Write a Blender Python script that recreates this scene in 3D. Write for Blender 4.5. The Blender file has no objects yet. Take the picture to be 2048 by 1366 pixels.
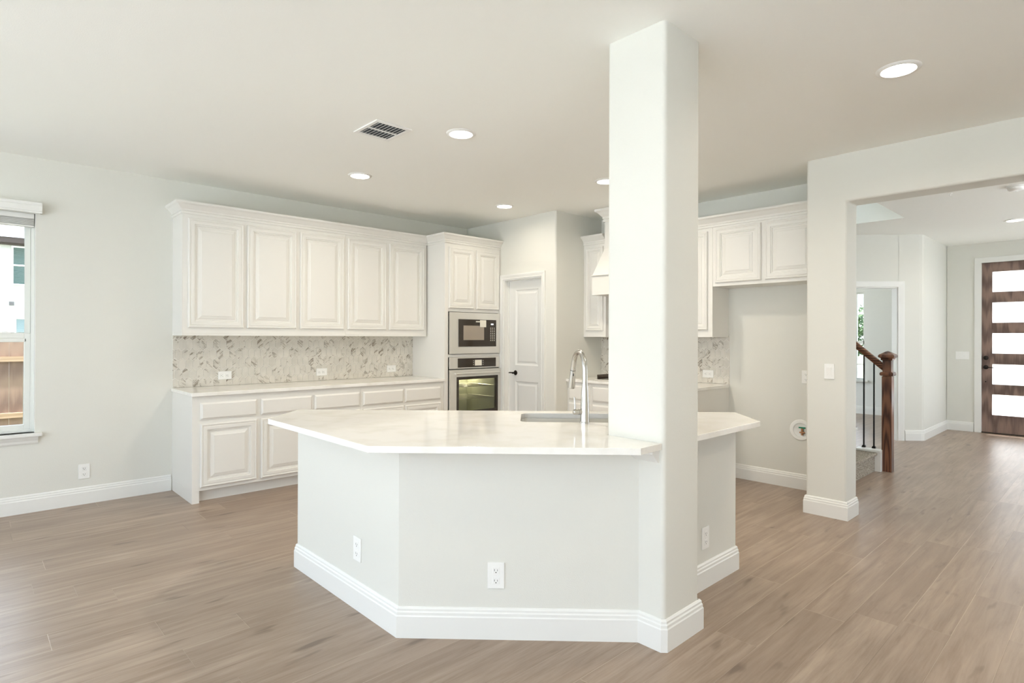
import bpy, bmesh, math, random
from mathutils import Vector, Matrix
random.seed(7)
S = bpy.context.scene
COL = S.collection
R = math.radians
PI = math.pi

# ------------------------------------------------------------------ camera
H_CAM, FPX, YAW, HOR, PITCH, ROLL = 1.38, 1164.1, R(46.6704), 672.651, 0.0014, 0.0029
cd = bpy.data.cameras.new('camera')
cam = bpy.data.objects.new('camera', cd); COL.objects.link(cam)
cd.sensor_width = 36.0; cd.lens = 36.0 * FPX / 2048.0
cd.shift_y = -(683.0 - HOR) / 2048.0
cd.clip_start = 0.05; cd.clip_end = 300
cam.location = (0, 0, H_CAM)
_f = Vector((math.cos(YAW) * math.cos(PITCH), math.sin(YAW) * math.cos(PITCH), math.sin(PITCH)))
_r = Vector((math.sin(YAW), -math.cos(YAW), 0))
_u = _r.cross(_f)
_r2 = _r * math.cos(ROLL) + _u * math.sin(ROLL)
_u2 = _u * math.cos(ROLL) - _r * math.sin(ROLL)
cam.rotation_euler = Matrix((_r2, _u2, -_f)).transposed().to_euler()
S.camera = cam

# ------------------------------------------------------------------ world, exposure, portals
S.view_settings.view_transform = 'Standard'
S.view_settings.look = 'None'
S.view_settings.gamma = 1.0
S.view_settings.exposure = 0.96
S.view_settings.use_curve_mapping = False
S.cycles.use_denoising = True
S.cycles.max_bounces = 14
S.cycles.diffuse_bounces = 10
S.cycles.glossy_bounces = 5
S.cycles.transparent_max_bounces = 10
S.cycles.transmission_bounces = 8
S.cycles.sample_clamp_indirect = 6.0
S.cycles.caustics_reflective = False
S.cycles.caustics_refractive = False
W = bpy.data.worlds.new('world'); S.world = W; W.use_nodes = True
wn, wl = W.node_tree.nodes, W.node_tree.links
wn.clear()
wo = wn.new('ShaderNodeOutputWorld'); wb = wn.new('ShaderNodeBackground')
wtc = wn.new('ShaderNodeTexCoord'); wsx = wn.new('ShaderNodeSeparateXYZ'); wcr = wn.new('ShaderNodeValToRGB')
wl.new(wtc.outputs['Generated'], wsx.inputs[0]); wl.new(wsx.outputs['Z'], wcr.inputs[0])
wcr.color_ramp.elements[0].position = 0.0; wcr.color_ramp.elements[0].color = (0.86, 0.93, 1.0, 1)
wcr.color_ramp.elements[1].position = 0.7; wcr.color_ramp.elements[1].color = (0.62, 0.80, 1.0, 1)
wl.new(wcr.outputs[0], wb.inputs['Color'])
WORLD_STRENGTH = 2.6
wb.inputs['Strength'].default_value = WORLD_STRENGTH
wl.new(wb.outputs[0], wo.inputs[0])

SUN_E = 15.5
sl_d = bpy.data.lights.new('sun', 'SUN'); sl_d.energy = SUN_E; sl_d.angle = R(1.5); sl_d.color = (.97, .98, 1.0)
sun = bpy.data.objects.new('sun', sl_d); COL.objects.link(sun); sun.location = (0, 0, 20)
sun.rotation_euler = (-Vector((.45, -.10, .88))).to_track_quat('-Z', 'Y').to_euler()

def portal(x, y, z, sx, sz, face):          # face = direction into the room
    ld = bpy.data.lights.new('daylight_portal', 'AREA'); ld.shape = 'RECTANGLE'; ld.size = sx; ld.size_y = sz
    ld.cycles.is_portal = True
    o = bpy.data.objects.new('daylight_portal', ld); COL.objects.link(o); o.location = (x, y, z)
    o.rotation_euler = Vector(face).to_track_quat('-Z', 'Y').to_euler()
LX, BY = -2.7, -3.6       # living room left and back walls, behind the camera
portal(LX, 1.1, 1.35, 8.2, 2.3, (1, 0, 0))
portal(-.6, BY, 1.45, 2.1, 1.8, (0, 1, 0))
portal(8.1, -1.3, 1.4, 4.2, 2.2, (0, 1, 0))
portal(-0.04, 5.99, 1.45, 0.9, 1.7, (0, -1, 0))

# ------------------------------------------------------------------ materials
MATS = {}
def mat(name, color=(.8, .8, .8), rough=.5, metal=0.0, spec=0.5, bump=None, coat=0.0, trans=0.0, ior=1.45, emit=None, vary=None):
    m = bpy.data.materials.new(name); m.use_nodes = True
    n, l = m.node_tree.nodes, m.node_tree.links
    b = n['Principled BSDF']
    b.inputs['Base Color'].default_value = (*color, 1); b.inputs['Roughness'].default_value = rough
    b.inputs['Metallic'].default_value = metal; b.inputs['Specular IOR Level'].default_value = spec
    b.inputs['Coat Weight'].default_value = coat; b.inputs['IOR'].default_value = ior
    b.inputs['Transmission Weight'].default_value = trans
    if emit:
        b.inputs['Emission Color'].default_value = (*emit[0], 1); b.inputs['Emission Strength'].default_value = emit[1]
    tc = n.new('ShaderNodeTexCoord')
    if bump:      # (scale, strength, distance)
        t = n.new('ShaderNodeTexNoise'); t.inputs['Scale'].default_value = bump[0]; t.inputs['Detail'].default_value = 3
        bp = n.new('ShaderNodeBump'); bp.inputs['Strength'].default_value = bump[1]; bp.inputs['Distance'].default_value = bump[2]
        l.new(tc.outputs['Object'], t.inputs['Vector']); l.new(t.outputs['Fac'], bp.inputs['Height']); l.new(bp.outputs[0], b.inputs['Normal'])
    if vary:      # (scale, colour2, lo, hi)
        t = n.new('ShaderNodeTexNoise'); t.inputs['Scale'].default_value = vary[0]; t.inputs['Detail'].default_value = 4
        mr = n.new('ShaderNodeMapRange'); mr.inputs['From Min'].default_value = vary[2]; mr.inputs['From Max'].default_value = vary[3]
        mx = n.new('ShaderNodeMix'); mx.data_type = 'RGBA'
        mx.inputs[6].default_value = (*color, 1); mx.inputs[7].default_value = (*vary[1], 1)
        l.new(tc.outputs['Object'], t.inputs['Vector']); l.new(t.outputs['Fac'], mr.inputs['Value'])
        l.new(mr.outputs[0], mx.inputs[0]); l.new(mx.outputs[2], b.inputs['Base Color'])
    MATS[name] = m
    return m
M_WALL = mat('wall_paint', (.695, .692, .645), .6, spec=.25, bump=(220, .25, .002))
M_CEIL = mat('ceiling_paint', (.905, .912, .878), .75, spec=.15, bump=(150, .25, .002))
M_TRIM = mat('trim_paint', (.77, .77, .745), .35, spec=.4)
M_CAB = mat('cabinet_paint', (.755, .745, .71), .38, spec=.4)
M_QUARTZ = mat('white_quartz', (.84, .83, .80), .08, spec=.5, vary=(7, (.77, .75, .70), .45, .7))
M_STEEL = mat('brushed_steel', (.80, .78, .73), .36, metal=.8)
M_CHROME = mat('satin_nickel', (.58, .57, .55), .20, metal=1.0)
M_SINK = mat('sink_steel', (.70, .68, .63), .42, metal=1.0)
M_BLACK = mat('black_glass', (.035, .026, .018), .06, spec=.6)
M_BRONZE = mat('dark_bronze', (.02, .016, .013), .35, metal=.6)
M_IRON = mat('black_iron', (.015, .013, .012), .4, metal=.7)
M_PLASTIC = mat('white_plastic', (.83, .83, .81), .3)
M_SLOT = mat('socket_slot', (.10, .10, .09), .5)
M_STICKER = mat('sticker_paper', (.78, .75, .66), .6)
M_MWIN = mat('microwave_window', (.34, .29, .235), .12, spec=.6)
M_CAVITY = mat('oven_cavity', (.42, .42, .33), .35, metal=.3)
M_GRATE = mat('cast_iron', (.05, .035, .025), .5)
M_VENTIN = mat('duct_shade', (.06, .07, .08), .6)
M_GREEN = mat('green_valve', (.0, .22, .12), .4)
M_COPPER = mat('copper_fitting', (.45, .24, .13), .35, metal=1.0)
M_VINYL = mat('window_vinyl', (.78, .79, .75), .4)
M_BRICKW = mat('painted_brick', (.55, .54, .52), .8)
M_ROOF = mat('roof_shingle', (.30, .31, .33), .9, vary=(1.5, (.18, .18, .2), .4, .6))
M_FASCIA = mat('brown_fascia', (.05, .035, .03), .7)
M_SHUTTER = mat('green_blind', (.075, .125, .11), .5)
M_SHUTTER2 = mat('pale_blind', (.22, .29, .29), .5)
M_BOUNCE = mat('bounce_concrete', (.60, .60, .59), .9, vary=(1.2, (.54, .54, .525), .4, .6))
M_GRASS = mat('lawn', (.10, .12, .06), .9, vary=(3, (.17, .17, .11), .4, .6))
M_LEAF = mat('tree_leaf', (.035, .075, .02), .7, vary=(5, (.07, .12, .035), .4, .6))
M_BARK = mat('tree_bark', (.09, .06, .04), .9)
M_CARP = mat('car_paint', (.6, .6, .6), .3)
M_DISPLAY = mat('display_digits', (.5, .55, .6), .4, emit=((.85, .95, 1), 1.2))
M_LAMP = mat('lamp_lens', (1, 1, 1), .5, emit=((1.0, .95, .86), 9.0))
M_CARPET = mat('carpet', (.20, .17, .135), 1.0, spec=.05, bump=(160, .9, .008), vary=(110, (.50, .45, .38), .40, .60))

def thin_glass(name, col=(1, 1, 1), refl=.06):
    m = bpy.data.materials.new(name); m.use_nodes = True
    n, l = m.node_tree.nodes, m.node_tree.links; n.clear()
    o = n.new('ShaderNodeOutputMaterial'); t = n.new('ShaderNodeBsdfTransparent'); g = n.new('ShaderNodeBsdfGlossy'); x = n.new('ShaderNodeMixShader')
    f = n.new('ShaderNodeFresnel'); f.inputs['IOR'].default_value = 1.45
    t.inputs['Color'].default_value = (*col, 1); g.inputs['Roughness'].default_value = .02
    l.new(f.outputs[0], x.inputs[0]); l.new(t.outputs[0], x.inputs[1]); l.new(g.outputs[0], x.inputs[2]); l.new(x.outputs[0], o.inputs[0])
    return m
M_GLASS = thin_glass('clear_glass')
M_OGLASS = thin_glass('oven_glass', (.72, .72, .62))
def frosted():
    m = bpy.data.materials.new('frosted_glass'); m.use_nodes = True
    n, l = m.node_tree.nodes, m.node_tree.links; n.clear()
    o = n.new('ShaderNodeOutputMaterial'); t = n.new('ShaderNodeBsdfTranslucent'); t2 = n.new('ShaderNodeBsdfTransparent'); g = n.new('ShaderNodeBsdfGlossy')
    x = n.new('ShaderNodeMixShader'); y = n.new('ShaderNodeMixShader'); x.inputs[0].default_value = .45; y.inputs[0].default_value = .06
    t.inputs['Color'].default_value = (.97, .97, .96, 1); g.inputs['Roughness'].default_value = .25
    l.new(t.outputs[0], x.inputs[1]); l.new(t2.outputs[0], x.inputs[2]); l.new(x.outputs[0], y.inputs[1]); l.new(g.outputs[0], y.inputs[2]); l.new(y.outputs[0], o.inputs[0])
    return m
M_FROST = frosted()

class NT:
    def __init__(s, name):
        s.m = bpy.data.materials.new(name); s.m.use_nodes = True
        s.n, s.l = s.m.node_tree.nodes, s.m.node_tree.links; s.b = s.n['Principled BSDF']
    def new(s, t, **kw):
        q = s.n.new('ShaderNode' + t)
        for k, v in kw.items(): setattr(q, k, v)
        return q
    def link(s, a, b): s.l.new(a, b)
    def put(s, sock, v):
        if isinstance(v, (int, float)): sock.default_value = v
        elif isinstance(v, tuple): sock.default_value = v
        else: s.l.new(v, sock)
    def math(s, op, a, b=0.0, c=None):
        q = s.new('Math', operation=op); s.put(q.inputs[0], a); s.put(q.inputs[1], b)
        if c is not None: s.put(q.inputs[2], c)
        return q.outputs[0]
    def mix(s, f, a, b):
        q = s.new('Mix', data_type='RGBA'); s.put(q.inputs[0], f); s.put(q.inputs[6], a); s.put(q.inputs[7], b); return q.outputs[2]
    def comb(s, x, y, z):
        q = s.new('CombineXYZ'); s.put(q.inputs[0], x); s.put(q.inputs[1], y); s.put(q.inputs[2], z); return q.outputs[0]
    def noise(s, v, scale, detail=3, rough=.5, dist=0.0):
        q = s.new('TexNoise'); s.put(q.inputs['Vector'], v); q.inputs['Scale'].default_value = scale; q.inputs['Detail'].default_value = detail
        q.inputs['Roughness'].default_value = rough; q.inputs['Distortion'].default_value = dist; return q.outputs['Fac']
    def ramp(s, v, a, b, lo=0.0, hi=1.0):
        q = s.new('MapRange'); s.put(q.inputs['Value'], v); q.inputs['From Min'].default_value = a; q.inputs['From Max'].default_value = b
        q.inputs['To Min'].default_value = lo; q.inputs['To Max'].default_value = hi; return q.outputs[0]
    def white(s, v):
        q = s.new('TexWhiteNoise', noise_dimensions='3D'); s.put(q.inputs['Vector'], v); return q.outputs['Value']

def floor_material():
    t = NT('oak_plank_floor')
    g = t.new('NewGeometry'); sp = t.new('SeparateXYZ'); t.link(g.outputs['Position'], sp.inputs[0])
    X, Y = sp.outputs[0], sp.outputs[1]
    PW, PL = .191, 1.52
    ry = t.math('DIVIDE', t.math('SUBTRACT', Y, 3.24), PW)
    row = t.math('FLOOR', ry); fy = t.math('SUBTRACT', ry, row)
    off = t.white(t.comb(row, 3.7, 1.1))
    rx = t.math('ADD', t.math('DIVIDE', X, PL), t.math('MULTIPLY', off, 7.0))
    cell = t.math('FLOOR', rx); fx = t.math('SUBTRACT', rx, cell)
    rnd = t.white(t.comb(row, cell, 5.5)); rnd2 = t.white(t.comb(row, cell, 9.5))
    shift = t.math('MULTIPLY', rnd, 40.0)
    gv = t.comb(t.math('ADD', t.math('MULTIPLY', X, 1.6), shift), t.math('ADD', t.math('MULTIPLY', Y, 22.0), shift), 0.0)
    grain = t.noise(gv, 1.0, 5, .6, .6)
    gv2 = t.comb(t.math('ADD', t.math('MULTIPLY', X, 7.0), shift), t.math('MULTIPLY', Y, 130.0), 0.0)
    fine = t.noise(gv2, 1.0, 3, .6)
    cl = t.noise(t.comb(t.math('ADD', t.math('MULTIPLY', X, 1.3), shift), t.math('MULTIPLY', Y, 5.0), shift), 1.0, 3, .55)
    kn = t.noise(t.comb(t.math('ADD', t.math('MULTIPLY', X, 3.2), shift), t.math('MULTIPLY', Y, 13.0), shift), 1.0, 2, .5)
    knot = t.ramp(kn, .66, .76)
    c = t.mix(t.ramp(grain, .34, .66), (.235, .165, .118, 1), (.405, .312, .240, 1))
    c = t.mix(t.ramp(cl, .40, .62, 0, .50), c, (.225, .155, .110, 1))
    c = t.mix(t.ramp(fine, .35, .75, 0, .34), c, (.47, .38, .30, 1))
    c = t.mix(t.ramp(rnd2, 0, 1, 0, .34), c, (.215, .148, .107, 1))
    c = t.mix(t.math('MULTIPLY', knot, .65), c, (.105, .070, .05, 1))
    # plank joints: pale ones have bevel glare painted in, the rest are dark
    ey = t.math('MULTIPLY', t.math('MINIMUM', fy, t.math('SUBTRACT', 1.0, fy)), PW)
    ex = t.math('MULTIPLY', t.math('MINIMUM', fx, t.math('SUBTRACT', 1.0, fx)), PL)
    e = t.math('MINIMUM', ey, ex)
    gap = t.ramp(e, .0007, .0021, 1, 0)
    c = t.mix(t.math('MULTIPLY', gap, .5), c, t.mix(t.math('GREATER_THAN', rnd, .62), (.56, .45, .35, 1), (.15, .11, .08, 1)))
    t.link(c, t.b.inputs['Base Color'])
    t.put(t.b.inputs['Roughness'], t.ramp(fine, .2, .8, .27, .40)); t.b.inputs['Specular IOR Level'].default_value = .5
    bp = t.new('Bump'); bp.inputs['Strength'].default_value = .25; bp.inputs['Distance'].default_value = .001
    hgt = t.math('ADD', t.math('MULTIPLY', grain, .5), t.math('MULTIPLY', gap, -1.5))
    t.link(hgt, bp.inputs['Height']); t.link(bp.outputs[0], t.b.inputs['Normal'])
    return t.m
M_FLOOR = floor_material()

def tile_material():
    t = NT('marble_picket_tile')
    g = t.new('NewGeometry'); tc = t.new('TexCoord'); r = g.outputs['Random Per Island']
    sp = t.new('SeparateXYZ'); t.link(tc.outputs['Object'], sp.inputs[0])
    sh = t.math('MULTIPLY', r, 173.0)
    r2 = t.white(t.comb(sh, 1.0, 2.0)); r3 = t.white(t.comb(sh, 5.0, 7.0))
    v = t.comb(t.math('ADD', sp.outputs[0], sh), 0.0, t.math('ADD', sp.outputs[2], t.math('MULTIPLY', sh, .37)))
    blot = 0
    sgn = t.math('SUBTRACT', t.math('MULTIPLY', t.math('GREATER_THAN', r2, .6), 2.0), 1.0)
    d1 = t.math('ADD', sp.outputs[2], t.math('MULTIPLY', t.math('MULTIPLY', sp.outputs[0], sgn), .8)); d2_ = t.math('SUBTRACT', t.math('MULTIPLY', sp.outputs[0], 1.0), t.math('MULTIPLY', t.math('MULTIPLY', sp.outputs[2], sgn), .8))
    blot = t.noise(t.comb(t.math('ADD', t.math('MULTIPLY', d1, 30.0), sh), t.math('MULTIPLY', d2_, 9.0), sh), 1.0, 3, .6)
    thr = t.ramp(r3, 0, 1, .47, .72)
    patch = t.ramp(t.math('SUBTRACT', blot, thr), 0.0, .05)
    # diagonal streaks, direction changes from tile to tile
    sgn = t.math('SUBTRACT', t.math('MULTIPLY', t.math('GREATER_THAN', r2, .6), 2.0), 1.0)
    dd = t.math('ADD', sp.outputs[2], t.math('MULTIPLY', t.math('MULTIPLY', sp.outputs[0], sgn), .9))
    st = t.noise(t.comb(t.math('ADD', t.math('MULTIPLY', dd, 120.0), sh), t.math('MULTIPLY', sp.outputs[0], 14.0), sh), 1.0, 3, .6)
    streak = t.ramp(st, .38, .62)
    f = t.math('MULTIPLY', patch, t.math('ADD', .12, t.math('MULTIPLY', streak, .88)))
    dark = t.mix(r2, (.14, .10, .06, 1), (.30, .27, .225, 1))
    base = t.mix(t.ramp(t.noise(v, 9.0, 3), .4, .65), (.665, .635, .575, 1), (.585, .56, .505, 1))
    t.link(t.mix(f, base, dark), t.b.inputs['Base Color']); t.b.inputs['Roughness'].default_value = .18
    return t.m
M_TILE = tile_material()
M_GROUT = mat('white_grout', (.86, .84, .79), .8)

def wood_material(name, dark, light, axis=2, scale=1.0, rough=.35, knots=False):
    t = NT(name)
    tc = t.new('TexCoord'); sp = t.new('SeparateXYZ'); t.link(tc.outputs['Object'], sp.inputs[0])
    a = [t.math('MULTIPLY', sp.outputs[i], (3.0 if i == axis else 45.0) * scale) for i in range(3)]
    g = t.noise(t.comb(*a), 1.0, 5, .6, .8)
    b = [t.math('MULTIPLY', sp.outputs[i], (1.2 if i == axis else 14.0) * scale) for i in range(3)]
    w = t.new('TexWave', wave_type='RINGS'); w.inputs['Scale'].default_value = .9; w.inputs['Distortion'].default_value = 6.0; w.inputs['Detail'].default_value = 3
    t.link(t.comb(*b), w.inputs['Vector'])
    f = t.math('ADD', t.math('MULTIPLY', g, .6), t.math('MULTIPLY', w.outputs['Fac'], .4))
    c = t.mix(t.ramp(f, .3, .68), (*dark, 1), (*light, 1))
    if knots:
        k = t.noise(t.comb(*[t.math('MULTIPLY', sp.outputs[i], 3.0 if i == axis else 8.0) for i in range(3)]), 1.0, 1)
        c = t.mix(t.ramp(k, .70, .76, 0, .7), c, (dark[0] * .5, dark[1] * .45, dark[2] * .4, 1))
    t.link(c, t.b.inputs['Base Color']); t.b.inputs['Roughness'].default_value = rough
    return t.m
M_OAK = wood_material('stained_oak', (.055, .020, .012), (.20, .085, .045), 2, 1.0, .3)
M_OAKR = wood_material('stained_oak_rail', (.05, .018, .010), (.23, .095, .05), 1, 1.0, .3)
M_DOORW = wood_material('dark_stained_door', (.115, .070, .055), (.25, .165, .13), 2, .8, .45)
M_FENCE = wood_material('cedar_board', (.115, .066, .044), (.20, .125, .083), 2, .6, .8, True)
M_FRAIL = wood_material('new_pine_rail', (.22, .14, .075), (.30, .20, .12), 0, .6, .8)

# ------------------------------------------------------------------ mesh helpers
class MB:
    def __init__(s): s.v = []; s.f = []; s.sm = []
    def add(s, vs, fs, smooth=False):
        o = len(s.v); s.v += [tuple(v) for v in vs]; s.f += [tuple(i + o for i in f) for f in fs]; s.sm += [smooth] * len(fs); return s
    def box(s, x0, x1, y0, y1, z0, z1):
        x0, x1 = sorted((x0, x1)); y0, y1 = sorted((y0, y1)); z0, z1 = sorted((z0, z1))
        return s.add([(x0, y0, z0), (x1, y0, z0), (x1, y1, z0), (x0, y1, z0), (x0, y0, z1), (x1, y0, z1), (x1, y1, z1), (x0, y1, z1)],
                     [(0, 3, 2, 1), (4, 5, 6, 7), (0, 1, 5, 4), (1, 2, 6, 5), (2, 3, 7, 6), (3, 0, 4, 7)])
    def prism(s, poly, z0, z1, smooth=False):       # poly ccw in xy
        n = len(poly)
        vs = [(x, y, z0) for x, y in poly] + [(x, y, z1) for x, y in poly]
        s.add(vs, [tuple(range(n - 1, -1, -1)), tuple(range(n, 2 * n))])
        return s.add(vs, [(i, (i + 1) % n, n + (i + 1) % n, n + i) for i in range(n)], smooth)
    def rings(s, x0, x1, z0, z1, prof, cap=True):   # prof: (inset, y) ; facing -y
        vs = []
        for a, y in prof: vs += [(x0 + a, y, z0 + a), (x1 - a, y, z0 + a), (x1 - a, y, z1 - a), (x0 + a, y, z1 - a)]
        fs = []
        for k in range(len(prof) - 1):
            for i in range(4):
                j = (i + 1) % 4; fs.append((4 * k + i, 4 * k + j, 4 * k + 4 + j, 4 * k + 4 + i))
        if cap: k = 4 * (len(prof) - 1); fs.append((k, k + 1, k + 2, k + 3))
        return s.add(vs, fs)
    def tube(s, pts, rad, n=12, cap=True, smooth=True):
        pts = [Vector(p) for p in pts]; rad = rad if isinstance(rad, (list, tuple)) else [rad] * len(pts)
        vs = []; t0 = (pts[1] - pts[0]).normalized()
        ref = Vector((0, 0, 1)) if abs(t0.z) < .9 else Vector((1, 0, 0))
        a = t0.cross(ref).normalized()
        for i, p in enumerate(pts):
            t = (pts[min(i + 1, len(pts) - 1)] - pts[max(i - 1, 0)]).normalized()
            a = (a - t * a.dot(t)).normalized(); b = t.cross(a)
            for k in range(n):
                q = 2 * PI * k / n; vs.append(p + (a * math.cos(q) + b * math.sin(q)) * rad[i])
        fs = [(i * n + k, i * n + (k + 1) % n, (i + 1) * n + (k + 1) % n, (i + 1) * n + k) for i in range(len(pts) - 1) for k in range(n)]
        s.add(vs, fs, smooth)
        if cap: s.add(vs[:n], [tuple(range(n - 1, -1, -1))]); s.add(vs[-n:], [tuple(range(n))])
        return s
    def lathe(s, prof, c=(0, 0, 0), axis='z', n=32, smooth=True):      # prof (r, h)
        vs = []
        for r, h in prof:
            for k in range(n):
                q = 2 * PI * k / n; u, v = r * math.cos(q), r * math.sin(q)
                p = {'z': (u, v, h), 'y': (u, h, v), 'x': (h, u, v)}[axis]
                vs.append((p[0] + c[0], p[1] + c[1], p[2] + c[2]))
        fs = [(i * n + k, i * n + (k + 1) % n, (i + 1) * n + (k + 1) % n, (i + 1) * n + k) for i in range(len(prof) - 1) for k in range(n)]
        return s.add(vs, fs, smooth)
    def build(s, name, m, parent=None, bevel=0.0, seg=2, loc=None):
        me = bpy.data.meshes.new(name)
        vs = s.v
        if loc: vs = [(a - loc[0], b - loc[1], c - loc[2]) for a, b, c in vs]
        me.from_pydata(vs, [], s.f); me.update()
        bm = bmesh.new(); bm.from_mesh(me); bmesh.ops.remove_doubles(bm, verts=bm.verts, dist=1e-6)
        bmesh.ops.recalc_face_normals(bm, faces=bm.faces) if getattr(s, 'recalc', True) else None
        bm.to_mesh(me); bm.free()
        if any(s.sm):
            me.polygons.foreach_set('use_smooth', [True] * len(me.polygons))
            try: me.set_sharp_from_angle(angle=R(38))
            except Exception: pass
        me.materials.append(m)
        o = bpy.data.objects.new(name, me); COL.objects.link(o)
        if loc: o.location = loc
        if parent: o.parent = parent
        if bevel:
            b = o.modifiers.new('bevel', 'BEVEL'); b.width = bevel; b.segments = seg; b.limit_method = 'ANGLE'; b.angle_limit = R(40)
            b.harden_normals = False
        return o

def thing(name, label, cat, loc=(0, 0, 0), right=0.0, group=None):
    o = bpy.data.objects.new(name, None); COL.objects.link(o); o.empty_display_size = .1
    o.location = loc; o.rotation_euler = (0, 0, right); o['label'] = label; o['category'] = cat
    if group: o['group'] = group
    return o
def tag(o, label, cat, group=None):
    o['label'] = label; o['category'] = cat
    if group: o['group'] = group
    return o
def struct(o): o['kind'] = 'structure'; return o
def relabel(o, label): o['label'] = label; return o

def dup(root, loc, rz, label):
    r = root.copy(); COL.objects.link(r); r.location = loc; r.rotation_euler = (0, 0, rz); r['label'] = label
    for ch in list(root.children):
        c = ch.copy(); COL.objects.link(c); c.parent = r
        for g in ch.children:
            d = g.copy(); COL.objects.link(d); d.parent = c
    return r

def sweep(path, prof, side=1, closed=False, plane=None):
    """path: (p,q) polyline; prof: closed loop (out, height); out goes to the left (side=1) or right (-1) of the path."""
    P = [Vector(p) for p in path]; n = len(P); nr = []
    for i in range(n):
        a = P[i - 1] if (i > 0 or closed) else None; b = P[(i + 1) % n] if (i < n - 1 or closed) else None
        d1 = (P[i] - a).normalized() if a is not None else None; d2 = (b - P[i]).normalized() if b is not None else None
        if d1 is None: d1 = d2
        if d2 is None: d2 = d1
        n1 = Vector((-d1.y, d1.x)) * side; n2 = Vector((-d2.y, d2.x)) * side
        m = (n1 + n2).normalized(); nr.append(m / max(.3, m.dot(n1)))
    mb = MB(); k = len(prof); vs = []
    for i in range(n):
        for o, h in prof:
            q = P[i] + nr[i] * o; vs.append(plane(q.x, q.y, h) if plane else (q.x, q.y, h))
    fs = [(i * k + j, i * k + (j + 1) % k, ((i + 1) % n) * k + (j + 1) % k, ((i + 1) % n) * k + j) for i in range(n if closed else n - 1) for j in range(k)]
    if not closed: fs += [tuple(range(k)), tuple(range((n - 1) * k + k - 1, (n - 1) * k - 1, -1))]
    return mb.add(vs, fs)

BB = [(0, 0), (.016, 0), (.016, .098), (.013, .104), (.013, .116), (.009, .122), (.009, .131), (.004, .139), (0, .14)]
def grid_slab(mb, plane, u0, u1, v0, v1, holes, t0, t1):
    """slab in (u,v) with rectangular holes, thickness t0..t1; plane maps (u0,u1,v0,v1,t0,t1) to a box"""
    us = sorted({u0, u1, *[h[0] for h in holes], *[h[1] for h in holes]}); vs = sorted({v0, v1, *[h[2] for h in holes], *[h[3] for h in holes]})
    us = [u for u in us if u0 <= u <= u1]; vs = [v for v in vs if v0 <= v <= v1]
    for a, b in zip(us, us[1:]):
        run = None
        for c, d in zip(vs, vs[1:]):
            solid = not any(h[0] <= (a + b) / 2 <= h[1] and h[2] <= (c + d) / 2 <= h[3] for h in holes)
            if solid: run = (run[0], d) if run else (c, d)
            if (not solid) and run: mb.box(*plane(a, b, run[0], run[1], t0, t1)); run = None
        if run: mb.box(*plane(a, b, run[0], run[1], t0, t1))
    return mb
PX = lambda a, b, c, d, s, t: (s, t, a, b, c, d)      # wall in plane X=const: u=Y, v=Z
PY = lambda a, b, c, d, s, t: (a, b, s, t, c, d)      # wall in plane Y=const: u=X, v=Z
PZ = lambda a, b, c, d, s, t: (a, b, c, d, s, t)      # slab

# ------------------------------------------------------------------ room dimensions (metres)
CH = 2.78
YA, XP, YP, XB, XC = 5.894, 4.755, 4.34, 5.566, 4.863
SH = (5.69, 7.96, 1.79, 5.3)          # stairwell hole
# floor and ceiling
struct(grid_slab(MB(), PZ, LX - .2, 12.1, BY - .2, YA + .15, [], -.12, 0).build('floor', M_FLOOR))
struct(grid_slab(MB(), PZ, LX - .2, 12.1, BY - .2, YA + .15, [SH], CH, CH + .25).build('ceiling', M_CEIL))
# wall_left: long wall behind the cabinets
WIN = (-.50, .414, .62, 2.335)
WIN2 = (-1.75, -.85, .62, 2.335)
struct(grid_slab(MB(), PY, LX - .2, 5.69, -.02, CH + .02, [WIN, WIN2], YA, YA + .15).build('wall_left', M_WALL))
# behind the camera, unseen: window openings shaped for the daylight they admit
bigl = [(-2.9, -.6, .15, 2.6), (-.4, 2.1, .15, 2.6), (2.3, 5.0, .15, 2.6)]
struct(grid_slab(MB(), PX, BY - .2, YA + .15, -.02, CH + .02, bigl, LX - .15, LX).build('wall_side', M_WALL))
bigb = [(-1.6, .4, .6, 2.3)]
struct(grid_slab(MB(), PY, LX - .2, XC + .2, -.02, CH + .02, bigb, BY - .15, BY).build('wall_back', M_WALL))

# wall_pantry (door wall) with its rounded corner, and the return wall
def arc(cx, cy, r, a0, a1, n=6): return [(cx + r * math.cos(R(a0 + (a1 - a0) * i / n)), cy + r * math.sin(R(a0 + (a1 - a0) * i / n))) for i in range(n + 1)]
DO = (4.545, 5.195, 0, 2.075)
mb = MB()
grid_slab(mb, PX, YP + .10, YA, -.02, CH + .02, [(DO[0], DO[1], -.02, DO[3])], XP, XP + .12)
mb.prism(arc(XP + .02, YP + .02, .02, 180, 270) + [(XB, YP), (XB, YP + .10), (XP, YP + .10)], -.02, CH + .02, False)
struct(mb.build('wall_pantry', M_WALL))
struct(grid_slab(MB(), PX, 1.64, YA + .1, -.02, 5.5, [], XB, XB + .124).build('wall_right', M_WALL))
struct(MB().box(5.06, XB, 1.64, 1.756, -.02, CH + .02).build('wall_alcove', M_WALL))
# wall_entry: post and header of the wide opening, one body with rounded edges
def prismX(poly, x0, x1):       # poly in (y, z)
    n = len(poly); vs = [(x0, a, b) for a, b in poly] + [(x1, a, b) for a, b in poly]
    return MB().add(vs, [tuple(range(n)), tuple(range(2 * n - 1, n - 1, -1))] + [(i, (i + 1) % n, n + (i + 1) % n, n + i) for i in range(n)])
HZ = 2.415
mb = prismX([(1.756, -.02), (1.756, CH + .03), (BY - .1, CH + .03), (BY - .1, -.02), (-1.25, -.02), (-1.25, HZ), (1.467, HZ), (1.467, -.02)], XC, XC + .228)
o = struct(mb.build('wall_entry', M_WALL, bevel=.018, seg=4))
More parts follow.
